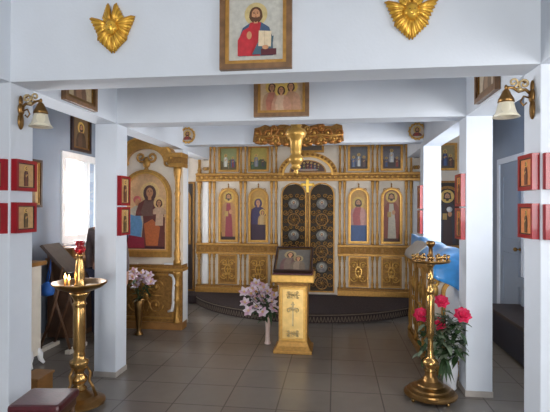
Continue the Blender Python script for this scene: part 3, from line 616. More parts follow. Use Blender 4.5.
b = MB(); b.lathe([(0.05, 0.12), (0.06, 0.135), (0.036, 0.16), (0.058, 0.19), (0.062, 0.215), (0.04, 0.24), (0.034, 0.255), (0.056, 0.285), (0.07, 0.33), (0.066, 0.345), (0.04, 0.36), (0.044, 0.39), (0.038, 0.41), (0.044, 0.44), (0.046, 0.60), (0.044, 0.74), (0.038, 0.755), (0.055, 0.77), (0.04, 0.785), (0.045, 0.81), (0.065, 0.84), (0.075, 0.86)], BRASS, 28); b.build('shaft', sl)
for k in range(3):
    a = k*2*PI/3+0.2; f = MB(); f.tube([(0.055*math.cos(a), 0.055*math.sin(a), 0.30), (0.085*math.cos(a), 0.085*math.sin(a), 0.25), (0.075*math.cos(a), 0.075*math.sin(a), 0.19), (0.10*math.cos(a), 0.10*math.sin(a), 0.15), (0.125*math.cos(a), 0.125*math.sin(a), 0.075)], [0.008, 0.012, 0.011, 0.011, 0.014], BRASSD, 8); f.build('scroll_foot', sl)
b = MB(); b.lathe([(0.04, 0.86), (0.10, 0.872), (0.16, 0.895), (0.197, 0.925), (0.20, 0.938), (0.193, 0.938), (0.15, 0.91), (0.08, 0.895), (0.01, 0.892)], BRASSD, 40); b.build('dish', sl)
b = MB(); b.lathe([(0.045, 0.893), (0.042, 0.92), (0.034, 0.935), (0.038, 0.98), (0.034, 1.04), (0.026, 1.10), (0.022, 1.13), (0.03, 1.14), (0.02, 1.15)], BRASS, 18); b.build('lamp_column', sl)
b = MB(); b.lathe([(0.018, 1.15), (0.03, 1.16), (0.042, 1.18), (0.04, 1.195), (0.028, 1.205), (0.034, 1.225), (0.042, 1.25), (0.036, 1.25), (0.028, 1.225), (0.02, 1.21)], REDG, 18); b.build('lamp_cup', sl, label='red glass lamp cup')
for i, (dx, dy, lab) in enumerate(((-0.105, -0.02, 'left one of two short lit candles in the brass dish'), (-0.062, -0.04, 'lit short candle nearest the column in the brass dish'))):
    zb = 0.8985 if i else 0.905
    cn = thing('candle', lab, 'candle', (-1.917+dx, 3.28+dy, zb))
    b = MB(); b.lathe([(0.008, 0), (0.007, 0.055), (0.002, 0.056)], WAX, 10); b.build('wax_stick', cn)
    b = MB(); b.lathe([(0.002, 0.055), (0.007, 0.064), (0.008, 0.072), (0.004, 0.088), (0.0005, 0.1)], FLAME, 10); b.build('flame', cn, label='small bright flame')
    pl = bpy.data.lights.new('candle_light', 'POINT'); pl.energy = 0.35; pl.color = (1, 0.5, 0.2); pl.shadow_soft_size = 0.012; po = bpy.data.objects.new('candle_light', pl); C.objects.link(po); po.location = (-1.917+dx, 3.28+dy-0.03, zb+0.09)

# ================================================================== CHANDELIER
ch = thing('hanging_lamp', 'tall gilt hanging lamp with stacked bulbs before the middle of altar beam', 'hanging lamp', (-0.405, 4.80, 0))
b = MB(); b.lathe([(0.003, 1.845), (0.02, 1.855), (0.028, 1.88), (0.018, 1.895), (0.045, 1.915), (0.055, 1.93), (0.042, 1.945), (0.05, 1.96), (0.07, 1.985), (0.078, 2.01), (0.07, 2.04), (0.05, 2.065), (0.06, 2.085), (0.055, 2.10), (0.064, 2.18), (0.07, 2.22), (0.10, 2.25), (0.112, 2.285), (0.09, 2.32), (0.05, 2.345), (0.06, 2.37), (0.034, 2.39), (0.014, 2.43), (0.008, 2.44)], GOLDL, 24); b.build('lamp_body', ch)
b = MB(); b.tube([(0, 0, 2.435), (0, 0, 2.93)], 0.006, BRASSD, 8); b.build('chain_rod', ch)
b = MB(); b.lathe([(0.01, 2.90), (0.045, 2.925), (0.05, 2.949)], GOLDL, 16); b.build('ceiling_rose', ch)
cr = thing('carved_crest', 'copper gilt scroll-carved crest on the middle of the altar beam', 'carved crest', (-0.455, ROWS[2]-0.001, 2.40))
b = MB(); prof = []
for k in range(33):
    u = -0.56+1.12*k/32; prof.append((u, -0.125-0.03*abs(math.sin(k*PI/5.3))+0.05*abs(u)/0.56))
for k in range(17): u = 0.54-1.08*k/16; prof.append((u, 0.13+0.02*math.sin(k*1.9)-0.04*abs(u)))
b.prism(prof, -0.02, 0.0, OGOLD); b.build('crest_board', cr)
b = MB()
for sx in (-1, 1):
    for k, (u, z, r) in enumerate(((0.10, -0.05, 0.06), (0.20, 0.02, 0.075), (0.28, -0.07, 0.055), (0.36, 0.02, 0.07), (0.44, -0.055, 0.05), (0.50, 0.02, 0.05), (0.12, 0.07, 0.05), (0.29, 0.075, 0.045))):
        b.tube(spiral(sx*u, z, r, PI/2*(1-sx)+k, 1.5, sx*(1 if k % 2 else -1), -0.03, 16), [0.014*(1.2-0.5*i/16) for i in range(17)], COPPER if k % 2 else GOLD, 6); b.ell((sx*u, -0.03, z), (r*0.3, 0.022, r*0.3), GOLDL, 8, 6)
    for k in range(6): u = 0.06+k*0.088; b.ell((sx*u, -0.03, -0.125+0.05*u/0.56), (0.038, 0.022, 0.028), COPPER, 8, 6)
    b.tube([(sx*0.04, -0.03, 0.0), (sx*0.16, -0.04, -0.02), (sx*0.28, -0.035, 0.0), (sx*0.40, -0.04, -0.02), (sx*0.54, -0.03, 0.0)], 0.014, GOLD, 6)
b.build('scroll_carving', cr)

# ================================================================== PICTURES
def paint_christ(p, b_):
    cx = (b_[0]+b_[1])/2
    p.flat(rect(*b_), P_('c(196, 194, 184)', (196, 194, 184)))
    bb = (b_[0]+0.035, b_[1]-0.035, b_[2]+0.025, b_[3])
    bust(p, bb, cx-0.0, 0.305, 0.032, (190, 44, 52), (70, 92, 124), (96, 62, 40), halo=(206, 186, 130))
    F = lambda pts, c: p.flat(clampf(pts, bb), P_('c%s' % (c,), c))
    F([(cx-0.10, 0), (cx-0.10, 0.16), (cx-0.07, 0.215), (cx-0.02, 0.24), (cx-0.01, 0.12), (cx-0.03, 0)], (196, 46, 56))
    F([(cx-0.02, 0.08), (cx+0.03, 0.08), (cx+0.09, 0.10), (cx+0.10, 0.18), (cx+0.02, 0.16)], (70, 100, 116)); F(rect(cx+0.03, cx+0.115, 0.06, 0.11), (92, 36, 44))
    F([(cx+0.015, 0.125), (cx+0.085, 0.12), (cx+0.088, 0.205), (cx+0.018, 0.21)], (226, 206, 172)); F(rect(cx+0.05, cx+0.052, 0.122, 0.207), (190, 160, 120)); F(elp(cx+0.055, 0.118, 0.018, 0.012), FACE); F(elp(cx-0.035, 0.185, 0.014, 0.022), FACE)
framed('framed_icon', 'framed icon of a bearded figure holding an open book on front beam', 'icon', (CX-0.004, ROWS[0]-0.002, 2.262), 0, 0.40, 0.50, 0.05, 0.035, FRAMEW, GOLD, paint_christ, 'framed icons on the beams')
def paint_group(p, b_):
    cx = (b_[0]+b_[1])/2; p.flat(rect(*b_), P_('c(206, 176, 140)', (206, 176, 140)))
    for dx, z, r1, r2 in ((-0.08, 0.25, (190, 120, 96), (186, 146, 112)), (0.08, 0.25, (186, 140, 106), (196, 150, 120)), (0.0, 0.22, (206, 170, 140), (196, 146, 118))): bust(p, b_, cx+dx, z, 0.028, r1, r2, (90, 60, 42), beard=False)
framed('framed_icon', 'framed reddish group icon on the second beam over the nave', 'icon', (-0.4485, ROWS[1]-0.002, 2.268), 0, 0.465, 0.54, 0.055, 0.04, FRAMEW, GOLD, paint_group, 'framed icons on the beams')
def paint_plain(c1, c2, s=0.03):
    def f(p, b_):
        cx = (b_[0]+b_[1])/2; p.flat(rect(*b_), P_('c%s' % (c1,), c1)); bust(p, b_, cx, b_[2]+(b_[3]-b_[2])*0.66, s, c2, tuple(int(v*0.8) for v in c2), (80, 54, 40))
    return f
framed('framed_icon', 'walnut framed picture high on the left long beam above brass lamp', 'icon', (XL+0.002, 3.245, 2.262), PI/2, 0.44, 0.36, 0.055, 0.035, FRAMEW, BRASSD, paint_plain((186, 164, 128), (150, 110, 80), 0.03), 'framed icons on the long beams')
framed('framed_icon', 'walnut framed picture high on the right long beam above bell lamp', 'icon', (XR-0.002, 3.305, 2.262), -PI/2, 0.44, 0.36, 0.055, 0.035, FRAMEW, BRASSD, paint_plain((206, 190, 164), (170, 140, 110), 0.03), 'framed icons on the long beams')
framed('framed_icon', 'dark brown framed icon hung above the left window', 'icon', (WL+0.002, 5.64, 2.225), PI/2, 0.46, 0.5, 0.06, 0.03, FRAMED, BRASSD, paint_plain((120, 96, 66), (96, 70, 50), 0.04))
framed('framed_icon', 'tall dark framed icon on the left aisle wall behind pillar', 'icon', (WL+0.002, 4.60, 1.50), PI/2, 0.44, 0.53, 0.05, 0.03, FRAMED, BRASSD, paint_plain((196, 160, 104), (150, 110, 70), 0.04))
# red framed icon boxes on the pillars
def red_icon(loc, rz, label, w_, h_, c1, c2):
    t = thing('red_framed_icon', label, 'icon', loc, rz, 'red framed icons on the pillars')
    f = MB(); d = 0.036; f.ring(rect(-w_/2, w_/2, 0, h_), rect(-w_/2+0.02, w_/2-0.02, 0.02, h_-0.02), -d, 0, RED); f.ring(rect(-w_/2+0.016, w_/2-0.016, 0.016, h_-0.016), rect(-w_/2+0.026, w_/2-0.026, 0.026, h_-0.026), -d*0.9, -0.022, FRAMED); f.build('picture_frame', t)
    p = MB(); p.box(-w_/2+0.026, w_/2-0.026, -0.028, -0.001, 0.026, h_-0.026, P_('c%s' % (c1,), c1)); p.yy = -0.0282
    standing(p, (-w_/2+0.03, w_/2-0.03, 0.03, h_-0.03), 0, 0.03, h_-0.07, c2, tuple(int(v*0.7) for v in c2), detail=False); p.build('painting', t)
TANP, ORG = (196, 156, 104), (224, 140, 84)
for sx, side in ((-1, 'left'), (1, 'right')):
    for ri, (nm, zt) in enumerate((('near', ((1.60, 0.19), (1.345, 0.185))), ('second', ((1.52, 0.265), (1.252, 0.255))), ('far', ((1.50, 0.28), (1.20, 0.28))))):
        if ri == 2 and sx < 0: continue
        for lv, (z0, h) in zip(('upper', 'lower'), zt):
            x = XL+0.001 if sx < 0 else XR-0.001
            red_icon((x, ROWS[ri]+PT/2, z0), PI/2 if sx < 0 else -PI/2, '%s red-framed icon on the nave side of %s %s pillar' % (lv, nm, side), 0.19, h, TANP if sx < 0 else ORG, ((110, 84, 50), (120, 70, 50))[lv == 'upper'])
    for lv, (z0, h) in zip(('upper', 'lower'), ((1.60, 0.185), (1.345, 0.18))):
        x = XL-PW/2 if sx < 0 else XR+PW/2
        red_icon((x, ROWS[0]-0.001, z0), 0, '%s red-framed icon on the front of near %s pillar' % (lv, side), 0.185, h, TANP if sx < 0 else ORG, (120, 84, 60))
# round medallions on the altar beam
for x, lab in ((-1.858, 'round gold medallion on left end of the altar beam'), (0.967, 'round gold medallion on right end of the altar beam')):
    t = thing('beam_medallion', lab, 'medallion', (x, ROWS[2]-0.001, 2.42), 0, 'medallions on the altar beam')
    f = MB(); f.ring(elp(0, 0, 0.098, 0.098, 24), elp(0, 0, 0.078, 0.078, 24), -0.025, 0, GOLD)
    for k in range(14): a = 2*PI*k/14; f.ell((0.092*math.cos(a), -0.022, 0.092*math.sin(a)), (0.016, 0.01, 0.016), GOLDL, 6, 5)
    f.build('wreath_frame', t)
    p = MB(); p.prism(elp(0, 0, 0.08, 0.08, 24), -0.012, 0, P_('c(206, 190, 170)', (206, 190, 170))); p.yy = -0.0125; bust(p, (-0.055, 0.055, -0.055, 0.07), 0, 0.02, 0.022, (150, 60, 50), (120, 70, 60), (80, 54, 40), halo=(220, 180, 100)); p.build('painting', t)
# six-winged cherub reliefs on the front beam
CHG = M('bright relief gilding', (236, 186, 72), 0.34, 0.5, var=0.12); CHG2 = M('relief gilding', (206, 152, 52), 0.4, 0.5, var=0.2)
def cherub(x, z, label):
    t = thing('cherub_relief', label, 'wall relief', (x, ROWS[0]-0.001, z), 0, 'gilded cherub reliefs on the front beam')
    def wing(pts, nf, name):
        f = MB(); base, tip, side = [Vector((a, 0, c)) for a, c in pts]
        for i in range(nf):
            u = i/(nf-1); e = tip.lerp(side, u); d = (e-base); y = -0.012-0.012*(1-u)
            f.tube([(base.x, y-0.004, base.z), (base.x+d.x*0.5, y-0.008, base.z+d.z*0.5), (base.x+d.x*0.85, y-0.004, base.z+d.z*0.85), (base.x+d.x, y+0.004, base.z+d.z)], [0.009, 0.0135, 0.0115, 0.003], CHG if i % 2 else CHG2, 6)
        f.prism([(base.x, base.z), (tip.x*0.92, tip.z*0.92), (side.x*0.92, side.z*0.92)] if (tip.x-base.x)*(side.z-base.z)-(tip.z-base.z)*(side.x-base.x) > 0 else [(base.x, base.z), (side.x*0.92, side.z*0.92), (tip.x*0.92, tip.z*0.92)], -0.012, 0.0, CHG2)
        f.build(name, t)
    for s in (-1, 1):
        wing(((s*0.006, 0.02), (s*0.026, 0.145), (s*0.062, 0.075)), 6, 'upper_wing')
        wing(((s*0.02, 0.02), (s*0.138, 0.062), (s*0.085, -0.055)), 7, 'side_wing')
        wing(((s*0.006, 0.0), (s*0.088, -0.066), (s*0.008, -0.138)), 7, 'lower_wing')
    f = MB(); f.ell((0, -0.035, 0.0), (0.034, 0.028, 0.042), CHG, 14, 10); f.ell((0, -0.028, 0.022), (0.038, 0.026, 0.03), CHG2, 12, 8); f.ell((0, -0.064, -0.004), (0.006, 0.007, 0.009), CHG, 8, 6)
    for s in (-1, 1): f.ell((s*0.013, -0.06, 0.006), (0.005, 0.004, 0.003), OGOLD, 6, 5); f.ell((s*0.03, -0.034, -0.005), (0.012, 0.02, 0.018), CHG, 8, 6)
    f.ell((0, -0.059, -0.019), (0.009, 0.004, 0.003), OGOLD, 8, 5); f.build('face', t)
    f = MB(); f.ring(elp(0, 0.01, 0.062, 0.066, 20), elp(0, 0.01, 0.05, 0.054, 20), -0.03, -0.02, CHG); f.build('halo', t)
cherub(-1.267, 2.525, 'gilded six-winged cherub relief on the left of front beam')
cherub(0.395, 2.53, 'gilded six-winged cherub relief on the right of front beam')

# ================================================================== WALL SCONCES
def sconce(x, sgn, label):
    t = thing('wall_sconce', label, 'wall lamp', (x, 2.60, 2.09), 0, 'wall sconces on the near pillars')
    b = MB(); b.ell((sgn*0.006, 0, -0.06), (0.013, 0.026, 0.055), BRASSD, 10, 8); b.ell((sgn*0.008, 0, 0.01), (0.016, 0.026, 0.04), BRASSD, 10, 8); b.ell((sgn*0.006, 0, 0.06), (0.01, 0.016, 0.035), BRASSD, 10, 8)
    b.build('back_plate', t)
    b = MB(); b.tube([(sgn*0.012, 0, 0.02), (sgn*0.04, 0, 0.045), (sgn*0.075, 0, 0.035), (sgn*0.10, 0, 0.055), (sgn*0.125, 0, 0.06), (sgn*0.138, 0, 0.03)], [0.009, 0.009, 0.008, 0.009, 0.009, 0.009], BRASSD, 8)
    b.tube([(sgn*0.02+sgn*a, 0, z) for a, z in ((0, 0.0), (0.03, 0.01), (0.045, -0.02), (0.03, -0.04), (0.015, -0.025))], 0.005, BRASSD, 6); b.tube([(sgn*(0.07+a), 0, 0.05+z) for a, z in ((0, 0), (0.01, 0.03), (-0.01, 0.045), (-0.03, 0.03))], 0.005, BRASSD, 6)
    b.tube([(sgn*x_, 0, z_) for x_, _, z_ in spiral(0.045, 0.075, 0.032, -PI/2, 1.3, 1, 0, 12)], 0.007, PALEB, 6); b.tube([(sgn*x_, 0, z_) for x_, _, z_ in spiral(0.10, 0.085, 0.026, -PI/2, 1.3, -1, 0, 12)], 0.006, PALEB, 6); b.ell((sgn*0.07, 0, 0.045), (0.02, 0.018, 0.014), PALEB, 8, 6)
    b.build('arm', t)
    b = MB(); b.lathe([(0.008, 0.05), (0.018, 0.04), (0.026, 0.02), (0.038, 0.0), (0.043, -0.02), (0.036, -0.022)], BRASSD, 16, (sgn*0.138, 0, 0)); b.ell((sgn*0.138, 0, 0.06), (0.009, 0.009, 0.014), BRASSD, 8, 6)
    b.build('shade_holder', t)
    b = MB(); b.lathe([(0.034, -0.014), (0.04, -0.03), (0.046, -0.055), (0.054, -0.08), (0.07, -0.10), (0.067, -0.101), (0.05, -0.08), (0.042, -0.055), (0.036, -0.03), (0.028, -0.016)], SHADE, 24, (sgn*0.138, 0, 0)); b.build('lamp_shade', t, label='cream bell glass shade')
sconce(XL, 1, 'brass wall lamp with cream bell shade on the near left pillar')
sconce(XR, -1, 'brass wall lamp with cream bell shade on the near right pillar')

# ================================================================== FLOWERS
def petal(b, L, w_, tilt, az, m, curl=0.35):
    ca, sa = math.cos(az), math.sin(az)
    def fn(u, v):
        r = L*v; a = tilt+curl*v*v; wd = w_*math.sin(PI*min(1, 0.12+0.86*v))*(u-0.5)
        rr = L*(math.sin(tilt)*v+math.sin(tilt+curl)*0.25*v*v); z = L*(math.cos(tilt)*v-0.35*curl*v*v)+abs(u-0.5)*0.25*w_
        return (rr*ca-wd*sa, rr*sa+wd*ca, z)
    b.grid(fn, 2, 4, m)
def aim(o, d): o.rotation_euler = Vector(d).to_track_quat('Z', 'Y').to_euler()
def leaf(b, p0, d, L, w_, m, droop=0.3):
    d = Vector(d).normalized(); s = d.cross(Vector((0, 0, 1))); s = s.normalized() if s.length > 0.01 else Vector((1, 0, 0)); n_ = s.cross(d)
    def fn(u, v): return Vector(p0)+d*L*v-Vector((0, 0, 1))*droop*L*v*v+s*(u-0.5)*w_*math.sin(PI*min(1, 0.1+0.9*v))+n_*abs(u-0.5)*0.2*w_
    b.grid(fn, 2, 4, m)
def bouquet_lilies(vx, vy, ztop, centre, spread, n, label, grp, seed):
    rnd = random.Random(seed)
    for i in range(n):
        a = 2*PI*i*0.618; rr = math.sqrt((i+0.5)/n)
        c = Vector((centre[0]+spread[0]*rr*math.cos(a)*1.0, centre[1]+spread[1]*0.8*math.sin(a*1.7+1), centre[2]+spread[2]*rr*math.sin(a)))
        t = thing('lily', label, 'flower', (vx, vy, ztop-0.12), 0, grp)
        dirv = (c-Vector((vx, vy, ztop))); dirv.y -= 0.25; 
        o = MB()
        for k in range(6): petal(o, 0.082 if k % 2 else 0.09, 0.052, 0.55, k*PI/3, LILY if (i+k) % 3 else LILYP, 0.9)
        o.lathe([(0.004, 0.0), (0.012, 0.012), (0.016, 0.03)], LILYP, 8)
        for k in range(5): o.tube([(0, 0, 0.01), (0.012*math.cos(k*1.256), 0.012*math.sin(k*1.256), 0.06)], 0.0025, WAX, 4)
        ob = o.build('bloom', t, c-Vector((vx, vy, ztop-0.12))); solidify(ob, 0.0015); aim(ob, (dirv.x*0.9+rnd.uniform(-.2, .2), -0.5+rnd.uniform(-.3, .3), 0.35+dirv.z))
        s = MB(); base = Vector((rnd.uniform(-0.006, 0.006), rnd.uniform(-0.006, 0.006), 0.0)); top = c-Vector((vx, vy, ztop-0.12))
        s.tube([base, base*0.6+Vector((0, 0, 0.12)), (top+Vector((0, 0, 0.14)))*0.5, top], 0.003, LEAF, 5)
        for k in range(3):
            q = top*(0.55+0.15*k); leaf(s, q, (rnd.uniform(-1, 1), rnd.uniform(-1, 0.6), rnd.uniform(-0.2, 0.6)), 0.12, 0.035, LEAF, 0.4)
        so = s.build('stem', t)
VZ = 0.30
t = thing('vase', 'slim cream-pink vase on the floor left of the gilded lectern', 'vase', (-0.735, 5.07, 0))
b = MB(); b.lathe([(0.036, 0), (0.038, 0.008), (0.028, 0.03), (0.024, 0.10), (0.024, 0.17), (0.03, 0.24), (0.04, 0.29), (0.042, 0.30), (0.036, 0.30), (0.026, 0.24), (0.018, 0.16), (0.01, 0.15)], VASEC, 24); b.build('vase_body', t)
bouquet_lilies(-0.735, 5.07, VZ, (-0.825, 5.05, 0.49), (0.20, 0.10, 0.17), 17, 'pale pink lily in the slim vase beside the lectern', 'lilies beside the lectern', 3)
t = thing('vase', 'dark bronze vase on the floor in front of the icon shrine', 'vase', (-2.30, 5.22, 0))
b = MB(); b.lathe([(0.05, 0), (0.052, 0.01), (0.025, 0.035), (0.028, 0.10), (0.045, 0.25), (0.055, 0.40), (0.05, 0.41), (0.04, 0.30), (0.02, 0.2)], BRASSD, 20); b.build('vase_body', t)
bouquet_lilies(-2.30, 5.22, 0.40, (-2.27, 5.18, 0.64), (0.15, 0.07, 0.10), 9, 'pale pink lily in the dark vase before the icon shrine', 'lilies before the icon shrine', 5)
# roses
vx, vy = 0.955, 4.02
t = thing('vase', 'white porcelain vase of roses at the foot of second right pillar', 'vase', (vx, vy, 0))
b = MB(); b.lathe([(0.05, 0), (0.055, 0.01), (0.05, 0.03), (0.062, 0.10), (0.07, 0.17), (0.06, 0.24), (0.05, 0.27), (0.062, 0.30), (0.056, 0.30), (0.044, 0.27), (0.05, 0.2), (0.04, 0.15)], VASEW, 28); b.build('vase_body', t)
def rose(c, r, label):
    zt = 0.18; t = thing('rose', label, 'flower', (vx, vy, zt), 0, 'roses in the white vase')
    o = MB()
    for ring_, (n, ti, L) in enumerate(((3, 0.08, 0.8), (5, 0.35, 0.95), (6, 0.75, 1.0), (7, 1.15, 1.0))):
        for k in range(n): petal(o, r*L, r*1.1, ti, 2*PI*k/n+ring_*0.5, ROSE, 0.5)
    o.ell((0, 0, r*0.35), (r*0.28, r*0.28, r*0.4), ROSE, 8, 6)
    top = Vector(c)-Vector((vx, vy, zt)); ob = o.build('bloom', t, top); solidify(ob, 0.0015); aim(ob, (top.x*0.5, -0.75, 0.6))
    s = MB(); s.tube([(0, 0, 0), (0.0, 0, 0.14), (top.x*0.5, top.y*0.5, 0.12+top.z*0.45), top], 0.004, LEAF, 5)
    for k in range(4): leaf(s, top*(0.5+0.12*k), (math.cos(k*2.1), math.sin(k*2.1)-0.4, 0.2), 0.09, 0.05, LEAF, 0.4)
    s.build('stem', t)
rose((0.715, 3.97, 0.61), 0.060, 'large hot pink rose leftmost in the white vase bouquet')
rose((0.838, 3.93, 0.545), 0.058, 'large hot pink rose lowest in the white vase bouquet')
rose((0.882, 4.0, 0.72), 0.056, 'hot pink rose at top middle of white vase bouquet')
rose((0.995, 3.80, 0.655), 0.062, 'hot pink rose nearest the pillar in white vase bouquet')
t = thing('foliage_bunch', 'mass of dark leaves and grey-green sprigs filling the rose vase', 'foliage', (vx, vy, 0.2))
t['kind'] = 'stuff'; b = MB(); rnd = random.Random(11)
for i in range(230):
    a = rnd.uniform(0, 2*PI); u = rnd.random(); c = Vector((-0.085+0.17*math.cos(a)*math.sqrt(u), -0.09+0.10*math.sin(a)*math.sqrt(u), 0.08+rnd.random()*0.34))
    if c.x > 0.05: c.x = 0.05
    leaf(b, c, (rnd.uniform(-1, 0.7), rnd.uniform(-1, 0.3), rnd.uniform(-0.4, 0.8)), 0.085, 0.04, LEAF if rnd.random() < 0.55 else LEAF2, 0.4)
for i in range(16):
    a = rnd.uniform(0, 2*PI); e = Vector((-0.06+0.13*math.cos(a), -0.12+0.08*math.sin(a), 0.2+rnd.random()*0.24)); b.tube([(0, 0, 0.02), (e.x*0.5, e.y*0.5, e.z*0.7), e], 0.002, LEAF2, 4)
    for k in range(6): b.ell(tuple(e+Vector((rnd.uniform(-.03, .03), rnd.uniform(-.03, .03), rnd.uniform(-.03, .03)))), (0.007, 0.007, 0.007), LEAF2, 6, 4)
for i in range(5): leaf(b, (-0.05-0.01*i, -0.06, 0.09), (-0.4+0.2*i, -0.6, -0.3), 0.16, 0.035, LEAF, 0.7)
fo = b.build('leaves', t); fo['kind'] = 'stuff'

# ================================================================== GILDED CHEST with blue cloth (right, between pillars)
cx0, cx1, cy0, cy1, chh = 0.865, 1.30, 4.32, 5.62, 0.98
ct = thing('gilded_chest', 'long gilded carved chest between the second and far right pillars', 'chest', ((cx0+cx1)/2, (cy0+cy1)/2, 0))
ox, oy = (cx0+cx1)/2, (cy0+cy1)/2; hx, hy = (cx1-cx0)/2, (cy1-cy0)/2
b = MB(); b.box(-hx+0.03, hx, -hy+0.03, hy, 0.08, chh-0.05, CREAM); b.build('chest_body', ct)
b = MB(); b.box(-hx-0.01, hx, -hy-0.01, hy, 0, 0.08, GOLD, 0.008); b.build('plinth', ct)
b = MB(); b.box(-hx-0.02, hx, -hy-0.02, hy, chh-0.05, chh, GOLD, 0.01); b.build('top_board', ct)
T = Matrix.Translation((-hx+0.03, 0, 0)) @ Matrix.Rotation(-PI/2, 4, 'Z')
for k in range(3):
    b = MB(); b.T = T; L = (2*hy-0.06)/3; xc = -hy+0.045+L*(k+0.5)
    b.ring(rect(xc-L/2+0.03, xc+L/2-0.03, 0.10, 0.91), rect(xc-L/2+0.06, xc+L/2-0.06, 0.13, 0.88), -0.02, 0, GOLD); b.box(xc-L/2+0.06, xc+L/2-0.06, -0.006, 0, 0.13, 0.88, CREAM)
    scrollwork(b, xc, 0.5, L-0.14, 0.68, -0.012, GOLDL, 0.009, 16); b.build('carved_panel', ct)
for k in range(4):
    b = MB(); y = -hy+0.045+(2*hy-0.09)*k/3; b.lathe([(0.03, 0.08), (0.03, 0.12), (0.018, 0.15), (0.026, 0.25), (0.018, 0.35), (0.018, 0.6), (0.026, 0.63), (0.017, 0.66), (0.02, 0.8), (0.03, 0.86), (0.032, 0.93)], GOLD, 10, (-hx+0.015, y, 0)); b.build('column', ct)
b = MB(); yf = -hy+0.03; F2 = yf
b.ring(arch(-hx+0.09, hx-0.03, 0.10, 0.88, 0.9, 20), arch(-hx+0.125, hx-0.065, 0.13, 0.845, 0.9, 20), F2-0.025, F2, GOLD); b.prism(arch(-hx+0.125, hx-0.065, 0.13, 0.845, 0.9, 20), F2-0.008, F2, WHITE); b.build('front_panel', ct, label='white arched front panel with a gold border')
b = MB(); b.tube(spiral(-hx+0.035, 0.84, 0.06, 0, 1.4, 1, F2-0.02, 14), 0.016, GOLDL, 6); b.ell((-hx+0.035, F2-0.02, 0.76), (0.03, 0.03, 0.06), GOLDL, 10, 7); b.ell((-hx+0.035, F2-0.02, 0.90), (0.035, 0.03, 0.04), GOLDL, 10, 7); b.build('corner_bracket', ct)
# cloth
def cloth(u, v):
    y = cy0-0.02+v*(cy1-cy0); xr = 0.90+(1-v)*0.27; zr = 1.10+0.09*v; xl = 0.872+0.01*v; xe = 1.285
    if u < 0.3:
        q = u/0.3; x = xl+(xr-xl)*q; z = chh+0.014+(zr-chh-0.014)*math.sin(q*PI/2)**1.3
    else:
        q = (u-0.3)/0.7; x = xr+(xe-xr)*q; z = zr-(zr-chh-0.016)*q**1.6
    z += (0.010*math.sin(u*19+v*9)+0.008*math.sin(v*31+u*7))*min(1, u*4, (1-u)*4)
    if v < 0.10: q = (0.10-v)/0.10; y = cy0-0.035-0.02*q-0.012*math.sin(u*16)*q; z -= q*0.36*min(1, 0.3+u*2.6)
    return (x, y, z)
b = MB(); b.grid(cloth, 36, 48, SATIN); o = tag(b.build('blue_cloth'), 'shiny blue satin cloth draped over top of the gilded chest', 'cloth'); solidify(o, 0.004, 1)
b = MB()
def wcl(u, v): return (0.80+u*0.13, 4.80+v*0.65, chh+0.012+0.006*math.sin(u*5+v*7)+(0.14*u if u > 0.1 else 0.014-0.05*(0.1-u)*10))
def wcl2(u, v):
    x, y, z = wcl(u, v); return (x, y, z+0.012)
b.grid(wcl2, 14, 18, CLOTHW); o = tag(b.build('white_cover'), 'pale silvery folded cloth on the nave edge of gilded chest', 'cloth'); solidify(o, 0.008, 1)

# ================================================================== LEFT FOREGROUND and AISLE
st = thing('padded_stool', 'maroon padded stool in front of the near left pillar', 'stool', (-1.595, 2.385, 0), math.radians(7))
b = MB(); b.box(-0.14, 0.14, -0.13, 0.13, 0.405, 0.45, MAROON, 0.018); b.build('seat_pad', st)
b = MB(); b.box(-0.125, 0.125, -0.115, 0.115, 0.36, 0.405, BROWN, 0.004); b.build('apron', st)
for sx in (-1, 1):
    for sy in (-1, 1):
        b = MB(); b.tube([(sx*0.115, sy*0.105, 0), (sx*0.105, sy*0.095, 0.40)], [0.014, 0.018], BROWN, 8); b.build('leg', st)
sb = thing('wooden_step_box', 'small ochre wooden box on the floor behind near left pillar', 'box', (-2.36, 3.42, 0))
b = MB(); b.box(-0.075, 0.075, -0.10, 0.10, 0.0, 0.15, OAK, 0.008); b.build('box_body', sb)
b = MB(); b.box(-0.085, 0.085, -0.11, 0.11, 0.15, 0.17, OAK, 0.006); b.build('lid', sb)
# carved white table
tx0, tx1, ty0, ty1 = -3.26, -2.79, 3.94, 4.10
tb = thing('carved_table', 'white and gold carved table with wooden top in the left aisle', 'table', ((tx0+tx1)/2, (ty0+ty1)/2, 0)); hx2, hy2 = (tx1-tx0)/2, (ty1-ty0)/2
b = MB(); b.box(-hx2-0.03, hx2+0.04, -hy2-0.03, hy2+0.03, 0.95, 0.99, OAK, 0.006); b.build('tabletop', tb)
b = MB(); b.box(-hx2, hx2, -hy2, hy2, 0.10, 0.95, CREAM); b.build('cabinet_body', tb)
b = MB(); b.ring(rect(-hx2+0.03, hx2-0.05, 0.18, 0.82), rect(-hx2+0.05, hx2-0.07, 0.2, 0.8), -hy2-0.015, -hy2, GOLD); scrollwork(b, -0.01, 0.5, 0.32, 0.5, -hy2-0.008, GOLD, 0.009, 16)
for z in (0.3, 0.5, 0.7): b.tube(spiral(hx2-0.045, z, 0.035, 0, 1.3, 1, -hy2-0.01, 12), 0.007, GOLD, 5)
b.build('carved_panel', tb)
for sx in (-1, 1):
    for sy in (-1, 1):
        b = MB(); b.tube([(sx*(hx2-0.03), sy*(hy2-0.03), 0.16), (sx*(hx2-0.0), sy*(hy2-0.01), 0.1), (sx*(hx2+0.0), sy*(hy2), 0.05), (sx*(hx2+0.03), sy*(hy2+0.01), 0.012)], [0.03, 0.03, 0.022, 0.012], WHITE, 8); b.build('leg', tb)
